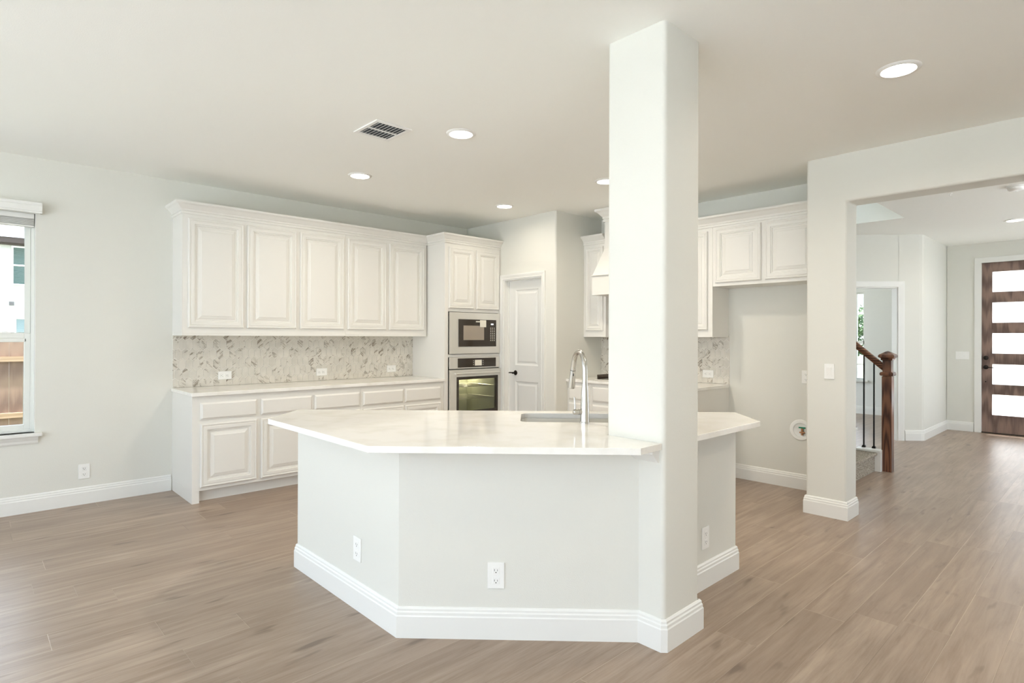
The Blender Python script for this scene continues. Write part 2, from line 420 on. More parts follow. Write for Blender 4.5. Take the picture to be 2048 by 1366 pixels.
# hall: right wall, front door wall, receding wall, 45 degree doorway wall
bigh = [(6.0, 7.9, .3, 2.45), (8.2, 10.1, .3, 2.45)]  # unseen hall windows, added to brighten the hall
struct(grid_slab(MB(), PY, XC + .2, 11.0, -.02, CH + .02, bigh, -1.40, -1.25).build('wall_hall', M_WALL))
XD = 10.88
FD = (.575, 1.490, -.02, 2.488)
struct(grid_slab(MB(), PX, -1.25, 1.90, -.02, CH + .02, [FD], XD, XD + .14).build('wall_front', M_WALL))
SW = 11.33; r2 = math.sqrt(2)
def D(q, s=SW, off=0.0):        # point on the 45 degree wall: q to the right, off towards the far side
    return ((s + off * r2) / 2 + q / r2, (s + off * r2) / 2 - q / r2)
QC = 5.290
cx, cy = D(QC)
poly = [D(4.985), D(QC - .03), (cx + .012, cy - .018 + .012), (cx + .05, cy - .02), (12.0, cy - .02), (12.0, cy + .10), (cx + .07, cy + .10), D(4.985, off=.11)]
YR = cy - .02
mb = MB(); mb.prism(poly, -.02, CH + .02)
mb.prism([D(4.14), D(4.99), D(4.99, off=.11), D(4.14, off=.11)], 2.075, CH + .02)
mb.prism([D(2.3), D(4.14), D(4.14, off=.11), D(2.3, off=.11)], -.02, CH + .02)
struct(mb.build('wall_angled', M_WALL))
# far room seen through the doorway
W2 = (3.31, 4.4, .62, 2.22)
struct(grid_slab(MB(), PX, YR, YA + .1, -.02, CH + .02, [W2], 11.95, 12.1).build('wall_study', M_TRIM))
struct(grid_slab(MB(), PY, 8.08, 12.1, -.02, CH + .02, [(8.8, 11.4, .4, 2.4)], YA, YA + .12).build('wall_study_side', M_TRIM))  # unseen window opening added to light the far room
portal(10.1, YA + .06, 1.4, 2.6, 2.0, (0, -1, 0))
portal(12.02, 3.85, 1.4, 1.05, 1.55, (-1, 0, 0))
# stairwell enclosure upstairs
mb = MB(); mb.box(SH[0], SH[1] + .12, SH[3], SH[3] + .12, 0, 5.5)
mb.box(SH[1], SH[1] + .12, SH[2] - .12, SH[3], CH + .25, 5.5)
mb.box(SH[0], SH[1], SH[2] - .12, SH[2], CH + .25, 4.0); mb.box(SH[0], SH[1], SH[2] - .12, SH[2], 5.1, 5.5)  # gap left open as an added unseen window lighting the stairwell
struct(mb.build('wall_stairwell', M_TRIM))
struct(MB().box(SH[0], SH[1] + .12, SH[2] - .12, SH[3] + .12, 5.5, 5.6).build('ceiling_stairwell', M_CEIL))
portal(6.8, SH[2] - .1, 4.55, 2.1, 1.0, (0, 1, 0))

# baseboards of the room
def bb(name, pts, side, prof=BB):
    return struct(sweep(pts, prof, side).build(name, M_TRIM))
bb('baseboard_left', [(LX, YA), (1.36, YA)], -1)
bb('baseboard_right', [(XB, 2.70), (XB, 1.756), (5.095, 1.756)], -1)
bb('baseboard_entry', [(XB, 1.64), (5.091, 1.64), (5.091, 1.467), (XC, 1.467), (XC, 1.756), (5.2, 1.756)], 1)
bb('baseboard_hall', [(5.091, -1.25), (XD, -1.25), (XD, .49)], 1)
bb('baseboard_front', [(XD, 1.575), (XD, YR), (cx + .03, YR), D(QC - .012), D(5.075)], 1)
bb('baseboard_study', [(11.95, YR + .15), (11.95, YA)], 1)

# ------------------------------------------------------------------ windows of the room
# window_1
w = bpy.data.objects.new('window_1', None); COL.objects.link(w); w.location = (0, YA, 0); struct(w)
x0, x1, z0, z1 = WIN
def frame_rect(mb, x0, x1, z0, z1, wd, y0, y1, wb=None):
    wb = wb or wd
    mb.box(x0, x0 + wd, y0, y1, z0, z1); mb.box(x1 - wd, x1, y0, y1, z0, z1)
    mb.box(x0 + wd, x1 - wd, y0, y1, z1 - wd, z1); mb.box(x0 + wd, x1 - wd, y0, y1, z0, z0 + wb)
    return mb
frame_rect(MB(), x0 + .002, x1 - .002, z0, z1, .022, .06, .14).build('window_frame', M_VINYL, w, bevel=.003)
frame_rect(MB(), x0 + .024, x1 - .024, 1.36, z1 - .02, .034, .10, .135, .045).build('upper_sash', M_VINYL, w, bevel=.004)
lo = frame_rect(MB(), x0 + .024, x1 - .024, z0 + .022, 1.40, .040, .065, .10, .04)
lo.box(x0 + .05, x1 - .05, .065, .10, 1.33, 1.36)
lo.build('lower_sash', M_VINYL, w, bevel=.004)
MB().box(x0 + .05, x1 - .05, .115, .119, 1.39, z1 - .05).build('glass', M_GLASS, w)
MB().box(x0 + .06, x1 - .06, .080, .084, z0 + .06, 1.34).build('glass', M_GLASS, w)
lk = MB().box(.20, .27, .05, .068, 1.398, 1.408); lk.lathe([(0, 0), (.016, 0), (.016, .012), (.006, .016), (0, .016)], (.235, .075, 1.40)); lk.build('sash_lock', M_PLASTIC, w)
# stool and apron
st = MB().box(x0 - .045, x1 + .043, -.045, .06, z0 - .028, z0)
st.build('window_stool', M_TRIM, w, bevel=.006)
ap = sweep([(x0 - .02, 0), (x1 + .018, 0)], [(0, z0 - .085), (.006, z0 - .085), (.012, z0 - .075), (.016, z0 - .06), (.026, z0 - .045), (.034, z0 - .03), (.034, z0 - .026), (0, z0 - .026)], -1)
ap.build('apron', M_TRIM, w)
# jamb liners (painted returns)
MB().box(x1 - .004, x1 + .001, -.001, .10, z0, z1).build('jamb', M_TRIM, w)
# window_2 outside the frame: frame and glass only
w2 = bpy.data.objects.new('window_2', None); COL.objects.link(w2); w2.location = (0, YA, 0); struct(w2)
frame_rect(MB(), WIN2[0], WIN2[1], z0, z1, .05, .06, .14).box(WIN2[0], WIN2[1], .08, .12, 1.35, 1.40).build('window_frame', M_VINYL, w2)
# unseen big windows behind the camera, added ones in the hall: frames with mullions
w3 = bpy.data.objects.new('unseen_window_3', None); COL.objects.link(w3); struct(w3)
mb = MB()
for a, b, c, d in bigl:
    for y in (a, (a + b) / 2 - .03, b - .06): mb.box(LX - .1, LX - .04, y, y + .06, c, d)
    for z in (c, d - .06): mb.box(LX - .1, LX - .04, a, b, z, z + .06)
for a, b, c, d in bigh:
    for x in (a, (a + b) / 2 - .03, b - .06): mb.box(x, x + .06, -1.38, -1.32, c, d)
    for z in (c, d - .06): mb.box(a, b, -1.38, -1.32, z, z + .06)
for a, b, c, d in bigb:
    for x in (a, (a + b) / 2 - .03, b - .06): mb.box(x, x + .06, BY - .1, BY - .04, c, d)
    for z in (c, d - .06): mb.box(a, b, BY - .1, BY - .04, z, z + .06)
mb.build('window_frame', M_VINYL, w3)
# far room window
w4 = bpy.data.objects.new('window_4', None); COL.objects.link(w4); w4.location = (11.95, 3.31, 0); w4.rotation_euler = (0, 0, -PI / 2); struct(w4)
mb = frame_rect(MB(), -1.09, 0, .62, 2.22, .03, .05, .12); mb.box(-1.09, 0, .05, .12, 1.27, 1.33); mb.box(-.155, -.135, .06, .10, .62, 2.22); mb.box(-1.09, 0, .07, .09, .89, .905)
mb.build('window_frame', M_VINYL, w4)
MB().box(-1.08, -.02, .085, .089, .63, 2.2).build('glass', M_GLASS, w4)
MB().box(-1.15, .07, -.05, .05, .585, .62).build('window_stool', M_TRIM, w4, bevel=.005)

# blinds of window_1
bl = thing('window_blind', 'white faux-wood blind raised to the top of the left window under a moulded valance', 'blind', (0, YA, 2.34))
vp = [(-.068, -.006), (-.066, .004), (-.072, .010), (-.072, .050), (-.066, .056), (-.070, .066), (-.070, .076), (0, .076), (0, .066), (-.06, .066), (-.06, 0), (-.06, -.006)]
mb = MB(); n = len(vp); xs = (x0 - .035, x1 + .034)
mb.add([(x, a, b) for x in xs for a, b in vp], [tuple(range(n)), tuple(range(2 * n - 1, n - 1, -1))] + [(i, (i + 1) % n, n + (i + 1) % n, n + i) for i in range(n)])
mb.build('valance', M_TRIM, bl)
MB().box(x1 + .026, x1 + .034, -.062, -.001, -.004, .07).build('valance_return', M_TRIM, bl)
MB().box(x0 + .01, x1 - .01, -.002, .055, -.045, -.006).build('head_rail', M_TRIM, bl, bevel=.002)
for k in range(7):
    MB().box(x0 + .012, x1 - .012, .0, .052, -.052 - k * .0065, -.049 - k * .0065).build('slat', M_TRIM, bl)
MB().box(x0 + .012, x1 - .012, 0, .052, -.108, -.096).build('bottom_rail', M_TRIM, bl, bevel=.003)
MB().box(.18, .20, -.003, -.001, -.10, -.02).build('ladder_tape', M_PLASTIC, bl)

# ------------------------------------------------------------------ doors
def casing(mb, x0, x1, z1, w=.06, t=.018):       # around an opening, local frame, facing -y
    prof = [(0, 0), (0, t * .55), (.006, t * .7), (.012, t * .6), (.018, t * .62), (w * .5, t * .8), (w - .014, t), (w, t), (w, 0)]
    m = sweep([(x0, 0), (x0, z1), (x1, z1), (x1, 0)], prof, 1, plane=lambda p, q, h: (p, -h, q))
    mb.add(m.v, m.f); return mb
# pantry door: local x to the right = -Y
d2 = bpy.data.objects.new('door_2', None); COL.objects.link(d2); d2.location = (XP, DO[1], 0); d2.rotation_euler = (0, 0, -PI / 2); struct(d2)
dw = DO[1] - DO[0]
casing(MB(), 0.004, dw - .004, DO[3] - .004, .057).build('casing', M_TRIM, d2)
mb = MB().box(0, .018, 0, .12, 0, DO[3]).box(dw - .018, dw, 0, .12, 0, DO[3]).box(.018, dw - .018, 0, .12, DO[3] - .018, DO[3])
mb.box(.018, .030, .06, .075, 0, DO[3] - .018).box(dw - .030, dw - .018, .06, .075, 0, DO[3] - .018).box(.03, dw - .03, .06, .075, DO[3] - .03, DO[3] - .018)
mb.build('jamb', M_TRIM, d2)
sl = MB(); a, b = .020, dw - .020; px0, px1 = .135, dw - .135
zt = DO[3] - .02
sl.box(a, px0, .075, .11, .01, zt).box(px1, b, .075, .11, .01, zt)
sl.box(px0, px1, .075, .11, 1.945, zt).box(px0, px1, .075, .11, .855, 1.045).box(px0, px1, .075, .11, .01, .22)
sl.box(px0, px1, .095, .105, .01, zt)
PAN = [(0, .075), (.004, .079), (.012, .086), (.022, .088), (.03, .088), (.05, .080), (.052, .0795)]
sl.rings(px0, px1, 1.045, 1.945, PAN); sl.rings(px0, px1, .22, .855, PAN)
ds = sl.build('door_panel', M_TRIM, d2)
kb = MB().lathe([(0, 0), (.027, 0), (.030, -.004), (.026, -.010), (.010, -.014), (.009, -.04), (.012, -.045), (.012, -.052), (0, -.055)], (.162 - .02, .075, .953), 'y')
kb.tube([(.150, .03, .953), (.125, .026, .955), (.085, .028, .955), (.070, .03, .952)], [.008, .008, .0075, .006], 10)
k = kb.build('door_handle', M_BRONZE, d2); k['label'] = 'dark bronze lever handle'

# front door
d1 = bpy.data.objects.new('door_1', None); COL.objects.link(d1); d1.location = (XD, FD[1], 0); d1.rotation_euler = (0, 0, -PI / 2); struct(d1)
fw = FD[1] - FD[0]
mb = MB().box(-.078, .004, -.018, 0, 0, FD[3] + .078).box(fw - .004, fw + .078, -.018, 0, 0, FD[3] + .078).box(.004, fw - .004, -.018, 0, FD[3], FD[3] + .078)
mb.build('casing', M_TRIM, d1, bevel=.002)
sl = MB(); L = [(.269, .567), (.712, 1.007), (1.162, 1.458), (1.610, 1.905), (2.056, 2.352)]
ga, gb = .122, fw - .122
sl.box(.004, ga, .02, .065, .012, FD[3] - .003).box(gb, fw - .004, .02, .065, .012, FD[3] - .003)
zz = .012
for c, d in L: sl.box(ga, gb, .02, .065, zz, c); zz = d
sl.box(ga, gb, .02, .065, zz, FD[3] - .003)
sl.build('door_slab', M_DOORW, d1, bevel=.003)
for c, d in L: MB().box(ga, gb, .040, .046, c, d).build('glass', M_FROST, d1)
MB().box(0, fw, .015, .10, 0, .012).build('threshold', M_BRONZE, d1)
for z, r in ((1.097, .030), (.960, .030)):
    q = MB().lathe([(0, .02), (r, .02), (r, .014), (r * .8, .008), (.012, .006), (.012, -.02), (.02, -.028), (.02, -.036), (0, -.04)], (.053, 0, z), 'y')
    if z < 1: q.tube([(.053, -.03, z), (.10, -.032, z), (.15, -.030, z - .003)], [.009, .007, .004], 10)
    q.build('deadbolt' if z > 1 else 'door_handle', M_BRONZE, d1)
MB().lathe([(0, .02), (.009, .02), (.009, .014), (0, .012)], (.050, 0, .748), 'y').build('keyhole_cover', M_BRONZE, d1)
for z in (1.097, .96): MB().box(-.003, .006, .0, .02, z - .03, z + .03).build('strike_plate', M_BRONZE, d1)

# doorway in the angled wall
ox, oy = D(4.14)
d3 = bpy.data.objects.new('trim_1', None); COL.objects.link(d3); d3.location = (ox, oy, 0); d3.rotation_euler = (0, 0, -PI / 4); struct(d3)
dq = 4.985 - 4.14
casing(MB(), .004, dq - .008, 2.067, .082, .02).build('casing', M_TRIM, d3)
MB().box(dq - .018, dq, 0, .11, 0, 2.075).box(0, .018, 0, .11, 0, 2.075).box(.018, dq - .018, 0, .11, 2.057, 2.075).build('jamb', M_TRIM, d3)

# ------------------------------------------------------------------ cabinets
def door_rings(w):
    k = min(1.0, w / .34)
    return [(0, 0), (0, -.013), (.003, -.018), (.008, -.021), (.014, -.021), (.018, -.017), (.022, -.0165), (.025, -.020), (.050 * k, -.020), (.053 * k, -.0135), (.061 * k, -.0135), (.064 * k, -.006), (.076 * k, -.006), (.080 * k, -.010), (.102 * k, -.0165), (.105 * k, -.019), (.107 * k, -.019)]
DRAWER = [(0, 0), (0, -.010), (.005, -.012), (.012, -.018), (.015, -.020)]
def cab_door(p, x0, x1, z0, z1, name='door'):
    MB().rings(x0, x1, z0, z1, door_rings(min(x1 - x0, z1 - z0))).build(name, M_CAB, p)
def cab_drawer(p, x0, x1, z0, z1): MB().rings(x0, x1, z0, z1, DRAWER).build('drawer_front', M_CAB, p)

def upper(label, loc, ang, w, d, z0, z1, doors, shade=.018):
    t = thing('upper_cabinet', label, 'cabinet', loc, ang, None)
    mb = MB().box(0, w, 0, d, z0 + .018, z1).box(0, w, 0, .02, z0, z0 + .018).box(0, .018, .02, d, z0, z0 + .018).box(w - .018, w, .02, d, z0, z0 + .018)
    mb.build('carcass', M_CAB, t, bevel=.0015)
    for a, b, c, e in doors: cab_door(t, a, b, c, e)
    return t
UZ0, UZ1 = 1.385, 2.47
YU = 5.586; YF = 5.270
XL = 1.3685
ox = XL
upper('white wall cabinet with three raised-panel doors, left end above the long backsplash', (ox, YU, 0), 0, 2.890 - ox, YA - YU, UZ0, UZ1,
      [(a - ox, b - ox, 1.455, 2.405) for a, b in ((1.413, 1.874), (1.904, 2.368), (2.403, 2.868))])
ox = 2.8905
upper('white wall cabinet with two doors, between the three-door cabinet and the oven tower', (ox, YU, 0), 0, 3.905 - ox, YA - YU, UZ0, UZ1,
      [(a - ox, b - ox, 1.455, 2.405) for a, b in ((2.912, 3.369), (3.407, 3.867))])

def base(label, loc, ang, w, d, cols, end_left=False, end_right=False, rows=((.128, .655, 'door'), (.688, .829, 'drawer')), z1=.884):
    t = thing('base_cabinet', label, 'cabinet', loc, ang)
    mb = MB().box(0, w, 0, d, .10, z1)
    mb.build('carcass', M_CAB, t, bevel=.0015)
    pa, pb = 0, w
    if end_left:
        MB().box(0, .055, 0, d, 0, .0995).build('end_panel_foot', M_CAB, t); pa = .056
    if end_right:
        MB().box(w - .03, w, 0, d, 0, .0995).build('end_panel_foot', M_CAB, t); pb = w - .031
    MB().box(pa, pb, .07, d - .01, 0, .0995).build('toe_kick', M_CAB, t)
    for a, b in cols:
        for c, e, kind in rows:
            (cab_door if kind == 'door' else cab_drawer)(t, a, b, c, e)
    return t
ox = XL
base('white base cabinet with three drawers over doors, at the left end of the run', (ox, YF, 0), 0, 2.896 - ox, YA - YF,
     [(a - ox, b - ox) for a, b in ((1.429, 1.882), (1.918, 2.384), (2.410, 2.878))], end_left=True)
ox = 2.8965
base('white base cabinet with two drawers over doors, beside the oven tower', (ox, YF, 0), 0, 3.919 - ox, YA - YF,
     [(a - ox, b - ox) for a, b in ((2.914, 3.387), (3.409, 3.872))])

# oven tower
TX0, TX1, TY = 3.921, 4.753, 5.255
t = thing('oven_cabinet', 'tall white cabinet tower holding the microwave and oven beside the pantry door', 'cabinet', (TX0, TY, 0), 0)
w = TX1 - TX0; d = YA - TY
mb = MB().box(0, .048, 0, d, 0, 2.47).box(w - .03, w, 0, d, 0, 2.47).box(.048, w - .03, 0, d, 1.668, 2.47)
mb.box(.048, w - .03, 0, d, 1.150, 1.184).box(.048, w - .03, 0, d, .10, .415).box(.048, w - .03, d - .02, d, .1, 2.0)
mb.build('carcass', M_CAB, t, bevel=.0015)
cab_door(t, .052, .414, 1.705, 2.395); cab_door(t, .452, .806, 1.705, 2.395)
cab_drawer(t, .052, .806, .14, .39)
MB().box(.05, w - .03, .07, .09, 0, .10).build('toe_kick', M_CAB, t)

# crown mouldings
CR = [(0, -.024), (.009, -.024), (.011, -.020), (.011, -.006), (.006, -.003), (.006, 0), (.013, .002), (.013, .013), (.015, .018), (.020, .022), (.030, .034), (.044, .050), (.058, .058), (.062, .062), (.062, .078), (0, .078)]
CRZ = 2.462
def crown(name, label, pts, side, z=CRZ, cat='moulding', parent=None, sc=1.0):
    m = sweep([(p[0], p[1]) for p in pts], [(a * sc, z + b * sc) for a, b in CR], side)
    if parent: return m.build(name, M_CAB, parent)
    loc = (pts[0][0], pts[0][1], z)
    return tag(m.build(name, M_CAB, loc=loc), label, cat)
crown('crown_moulding', 'white crown moulding along the long left cabinet run, stepping out around the oven tower', [(XL, YA), (XL, YU), (TX0, YU), (TX0, TY), (TX1, TY)], 1 if False else -1)

# ---- microwave and oven
mw = thing('microwave', 'built-in black and stainless microwave in a wide steel trim above the oven', 'microwave', (3.978, TY, 0))
mb = MB().rings(0, .755, 1.188, 1.662, [(0, .0), (0, -.018), (.004, -.022), (.118, -.022), (.121, -.018)], cap=False)
# trim frame with a glass-sized opening
mb = MB(); X1, Z0, Z1 = .755, 1.188, 1.662; gx0, gx1, gz0, gz1 = .122, .692, 1.268, 1.584
mb.box(0, gx0, -.022, 0, Z0, Z1).box(gx1, X1, -.022, 0, Z0, Z1).box(gx0, gx1, -.022, 0, Z0, gz0).box(gx0, gx1, -.022, 0, gz1, Z1)
mb.build('trim_kit', M_STEEL, mw)
tb = MB().add([(.045, -.0222, 1.20), (.055, -.0222, 1.20), (.108, -.0222, 1.58), (.100, -.0222, 1.58), (.045, -.026, 1.20), (.055, -.026, 1.20), (.108, -.026, 1.58), (.100, -.026, 1.58)],
              [(0, 1, 2, 3), (7, 6, 5, 4), (0, 4, 5, 1), (1, 5, 6, 2), (2, 6, 7, 3), (3, 7, 4, 0)])
dr = MB().box(gx0, .585, -.030, 0, gz0, gz1).build('door', M_BLACK, mw, bevel=.002)
MB().box(.586, gx1, -.028, 0, gz0, gz1).build('control_panel', M_BLACK, mw, bevel=.002)
MB().box(.188, .497, -.0312, -.029, 1.345, 1.512).build('window', M_MWIN, dr)
MB().box(.372, .440, -.0312, -.029, 1.553, 1.566).build('nameplate', M_STICKER, dr)
MB().box(.434, .528, -.0325, -.0295, 1.497, 1.578).build('sticker', M_STICKER, mw)
mb = MB()
for i in range(3):
    for j in range(8): mb.box(.598 + i * .028, .610 + i * .028, -.0292, -.028, 1.335 + j * .021, 1.343 + j * .021)
mb.build('keypad', M_STICKER, mw)
MB().box(.607, .645, -.0292, -.028, 1.525, 1.540).build('display', M_DISPLAY, mw)
ov = thing('built_in_oven', 'stainless built-in oven with black control strip and wide glass door below the microwave', 'oven', (3.978, TY, 0))
mb = MB().box(0, X1, -.020, 0, 1.018, 1.149); mb.build('control_fascia', M_STEEL, ov, bevel=.003)
cp = MB().box(.115, .692, -.0225, -.019, 1.030, 1.135).build('control_panel', M_BLACK, ov)
MB().box(.365, .468, -.0240, -.0222, 1.047, 1.113).build('display', M_STICKER, cp)
for a in (.340, .485):
    for z in (1.055, 1.078, 1.10): MB().box(a, a + .008, -.0235, -.0222, z, z + .007).build('button', M_STICKER, cp)
MB().box(.01, X1 - .01, -.012, .0, 1.008, 1.018).build('vent_gap', M_SLOT, ov)
mb = MB(); ox0, ox1, oz0, oz1 = .0, X1, .42, 1.006; b0, b1, c0, c1 = .086, .73, .462, .925
b0, b1 = .086, .716
mb.box(ox0, b0, -.035, -.002, oz0, oz1).box(b1, ox1, -.035, -.002, oz0, oz1).box(b0, b1, -.035, -.002, oz0, c0).box(b0, b1, -.035, -.002, c1, oz1)
od = mb.build('door', M_STEEL, ov)
v0, v1, q0, q1 = .121, .682, .53, .892
mb = MB().box(b0, v0, -.034, -.004, c0, c1).box(v1, b1, -.034, -.004, c0, c1).box(v0, v1, -.034, -.004, c0, q0).box(v0, v1, -.034, -.004, q1, c1)
mb.build('glass_border', M_BLACK, od)
MB().box(v0, v1, -.030, -.027, q0, q1).build('window', M_OGLASS, od)
mb = MB().tube([(.05, -.072, .965), (.705, -.072, .965)], .012, 14); mb.box(.055, .075, -.072, -.034, .957, .973).box(.68, .70, -.072, -.034, .957, .973)
mb.build('handle', M_STEEL, od)
mb = MB(); mb.box(.09, .715, .56, .565, .44, 1.0).box(.085, .09, .005, .56, .44, 1.0).box(.715, .72, .005, .56, .44, 1.0).box(.09, .715, .005, .56, .435, .44).box(.09, .715, .005, .56, 1.0, 1.005)
mb.build('cavity', M_CAVITY, ov)
mb = MB()
for z in (.80, .66):
    for k in range(14): mb.tube([(.10, .03 + k * .037, z), (.705, .03 + k * .037, z)], .0022, 6)
    for xx in (.10, .30, .50, .705): mb.tube([(xx, .03, z), (xx, .52, z)], .003, 6)
mb.build('rack', M_STEEL, ov)
ld = bpy.data.lights.new('oven_cavity_fill', 'POINT'); ld.energy = 5.0; ld.color = (1, .95, .85); ld.shadow_soft_size = .03  # added point light that brightens the cavity behind the door glass
lo_ = bpy.data.objects.new('oven_cavity_fill', ld); COL.objects.link(lo_); lo_.location = (3.978 + .6, TY + .45, .95)

# ---- countertop, backsplash on the left wall
def slab(name, label, poly, z0, z1, m, cat, bevel=.003):
    loc = (poly[0][0], poly[0][1], z0)
    return tag(MB().prism(poly, z0, z1).build(name, m, loc=loc, bevel=bevel), label, cat)
CT0, CT1 = .884, .914
slab('countertop', 'long white quartz countertop on the left base cabinets', [(1.355, 5.240), (3.920, 5.240), (3.920, YA - .012), (1.355, YA - .012)], CT0 + .0005, CT1, M_QUARTZ, 'countertop')

def clip_poly(poly, x0, x1, z0, z1):
    for ax, lim, sg in ((0, x0, 1), (0, x1, -1), (1, z0, 1), (1, z1, -1)):
        out = []
        for i in range(len(poly)):
            p, q = poly[i], poly[(i + 1) % len(poly)]
            a, b = (p[ax] - lim) * sg, (q[ax] - lim) * sg
            if a >= 0: out.append(p)
            if (a >= 0) != (b >= 0):
                t_ = a / (a - b); out.append((p[0] + (q[0] - p[0]) * t_, p[1] + (q[1] - p[1]) * t_))
        poly = out
        if len(poly) < 3: return []
    return poly
def backsplash(label, loc, ang, w, z0, z1, cut=None):
    t = thing('backsplash', label, 'backsplash', loc, ang)
    MB().box(0, w, -.006, 0, z0, z1).build('grout', M_GROUT, t)
    mb = MB(); TW, TH, TP, g = .0575, .062, .028, .0014
    pitch = TH + TP
    for i in range(-1, int(w / TW) + 2):
        for j in range(-1, int((z1 - z0) / pitch) + 2):
            cxx = (i + (.5 if j % 2 else 0)) * TW + .02; cz = z0 + .03 + j * pitch
            h, ww = TH / 2, TW / 2 - g
            poly = [(cxx - ww, cz - h + g), (cxx, cz - h - TP + g * 1.6), (cxx + ww, cz - h + g), (cxx + ww, cz + h - g), (cxx, cz + h + TP - g * 1.6), (cxx - ww, cz + h - g)]
            poly = clip_poly(poly, .001, w - .001, z0 + .001, z1 - .001)
            if len(poly) < 3: continue
            n = len(poly)
            mb.add([(a, -.0085, b) for a, b in poly] + [(a, -.006, b) for a, b in poly],
                   [tuple(range(n))] + [(k, n + k, n + (k + 1) % n, (k + 1) % n) for k in range(n)])
    mb.build('tiles', M_TILE, t)
    return t
backsplash('long backsplash of tall hexagonal marble tiles with taupe veins on the left wall', (XL, YA, 0), 0, 3.920 - XL, CT1 + .001, UZ0 + .017)

# ---- outlets and switches
def outlet(label, loc, ang, horizontal=False, group=None):
    t = thing('outlet', label, 'outlet', loc, ang, group)
    rot = (lambda x, z: (z, x)) if horizontal else (lambda x, z: (x, z))
    def rb(mb, xa, xb, ya, yb, za, zb):
        (a, c), (b, d_) = rot(xa, za), rot(xb, zb); return mb.box(a, b, ya, yb, c, d_)
    pl = MB(); rb(pl, -.0385, .0385, -.006, 0, -.060, .060); pl.build('cover_plate', M_PLASTIC, t, bevel=.0025)
    for s in (-1, 1):
        m = MB(); rb(m, -.0165, .0165, -.0075, -.004, s * .0235 - .016, s * .0235 + .016); rc = m.build('receptacle', M_PLASTIC, t, bevel=.004)
        m = MB(); rb(m, -.008, -.0055, -.0079, -.007, s * .0235 - .002, s * .0235 + .007); rb(m, .0055, .0075, -.0079, -.007, s * .0235 - .002, s * .0235 + .006)
        a, c = rot(0, s * .0235 - .008); m.lathe([(0, -.0079), (.0028, -.0079), (.0028, -.007)], (a, 0, c), 'y', 10)
        m.build('slot', M_SLOT, rc)
    MB().lathe([(0, -.0072), (.003, -.0068), (.0035, -.006)], (0, 0, 0), 'y', 10).build('screw', M_PLASTIC, t)
    return t
def switch(label, loc, ang, n=1):
    t = thing('light_switch', label, 'switch', loc, ang); w = .036 + .0235 * (n - 1) * 1.95
    MB().box(-w, w, -.006, 0, -.059, .059).build('cover_plate', M_PLASTIC, t, bevel=.0025)
    for k in range(n):
        c = (k - (n - 1) / 2) * .046
        fr = MB().rings(c - .0175, c + .0175, -.034, .034, [(0, -.006), (0, -.0072), (.0015, -.0072), (.002, -.0055)], cap=False); fr.build('switch_frame', M_PLASTIC, t)
        MB().add([(c - .0145, -.0055, -.031), (c + .0145, -.0055, -.031), (c + .0145, -.0105, .031), (c - .0145, -.0105, .031), (c - .0145, -.004, -.031), (c + .0145, -.004, -.031), (c + .0145, -.004, .031), (c - .0145, -.004, .031)],
                 [(0, 1, 2, 3), (0, 4, 5, 1), (1, 5, 6, 2), (2, 6, 7, 3), (3, 7, 4, 0)]).build('rocker', M_PLASTIC, t)
    return t
A0, AB, A45 = 0.0, -PI / 2, -PI / 4
outlet('white duplex outlet low on the left wall between window and cabinets', (.728, YA, .267), A0)
outlet('horizontal outlet on the marble backsplash, nearest the window', (1.808, YA - .0085, 1.010), A0, True)
outlet('horizontal outlet at the middle of the long marble backsplash', (2.772, YA - .0085, 1.004), A0, True)
outlet('horizontal outlet on the long marble backsplash, nearest the oven tower', (3.623, YA - .0085, 1.010), A0, True)
outlet('horizontal outlet on the right-hand backsplash beside the fridge space', (XB - .0085, 2.959, 1.010), AB, True)
switch('white rocker switch on the post of the entry opening', (XC, 1.586, 1.122), AB)
switch('double rocker switch plate beside the brown front door', (XD, 1.711, 1.126), AB, 2)

# ------------------------------------------------------------------ right wall cabinets, hood, cooktop
XU = XB - .33
upper('white single-door wall cabinet between the pantry wall and the range hood', (XU, YP - .001, 0), AB, .319, XB - XU, UZ0, UZ1, [(.04, .285, 1.455, 2.405)])
ub = upper('white wall cabinet with double doors between the hood and the fridge space', (XU, 3.079, 0), AB, .334, XB - XU, UZ0, UZ1, [(.025, .285, 1.455, 2.405)])
ub['label'] = 'narrow white wall cabinet right of the column with its side facing the fridge space'
fc = thing('fridge_cabinet', 'short white cabinet with two square raised-panel doors above the fridge space', 'cabinet', (XU, 2.744, 0), AB)
fw_ = 2.744 - 1.757
MB().box(0, fw_, 0, XB - XU, 1.870, 2.47).build('carcass', M_CAB, fc, bevel=.0015)
cab_door(fc, .031, .468, 1.902, 2.420); cab_door(fc, .506, .955, 1.902, 2.420)
crown('crown_moulding', 'white crown moulding on the single-door cabinet left of the hood', [(XU, YP - .001), (XU, 4.025)], -1)
crown('crown_moulding', 'white crown moulding from behind the column across the cabinet above the fridge space', [(XU, 3.075), (XU, 1.757)], -1)

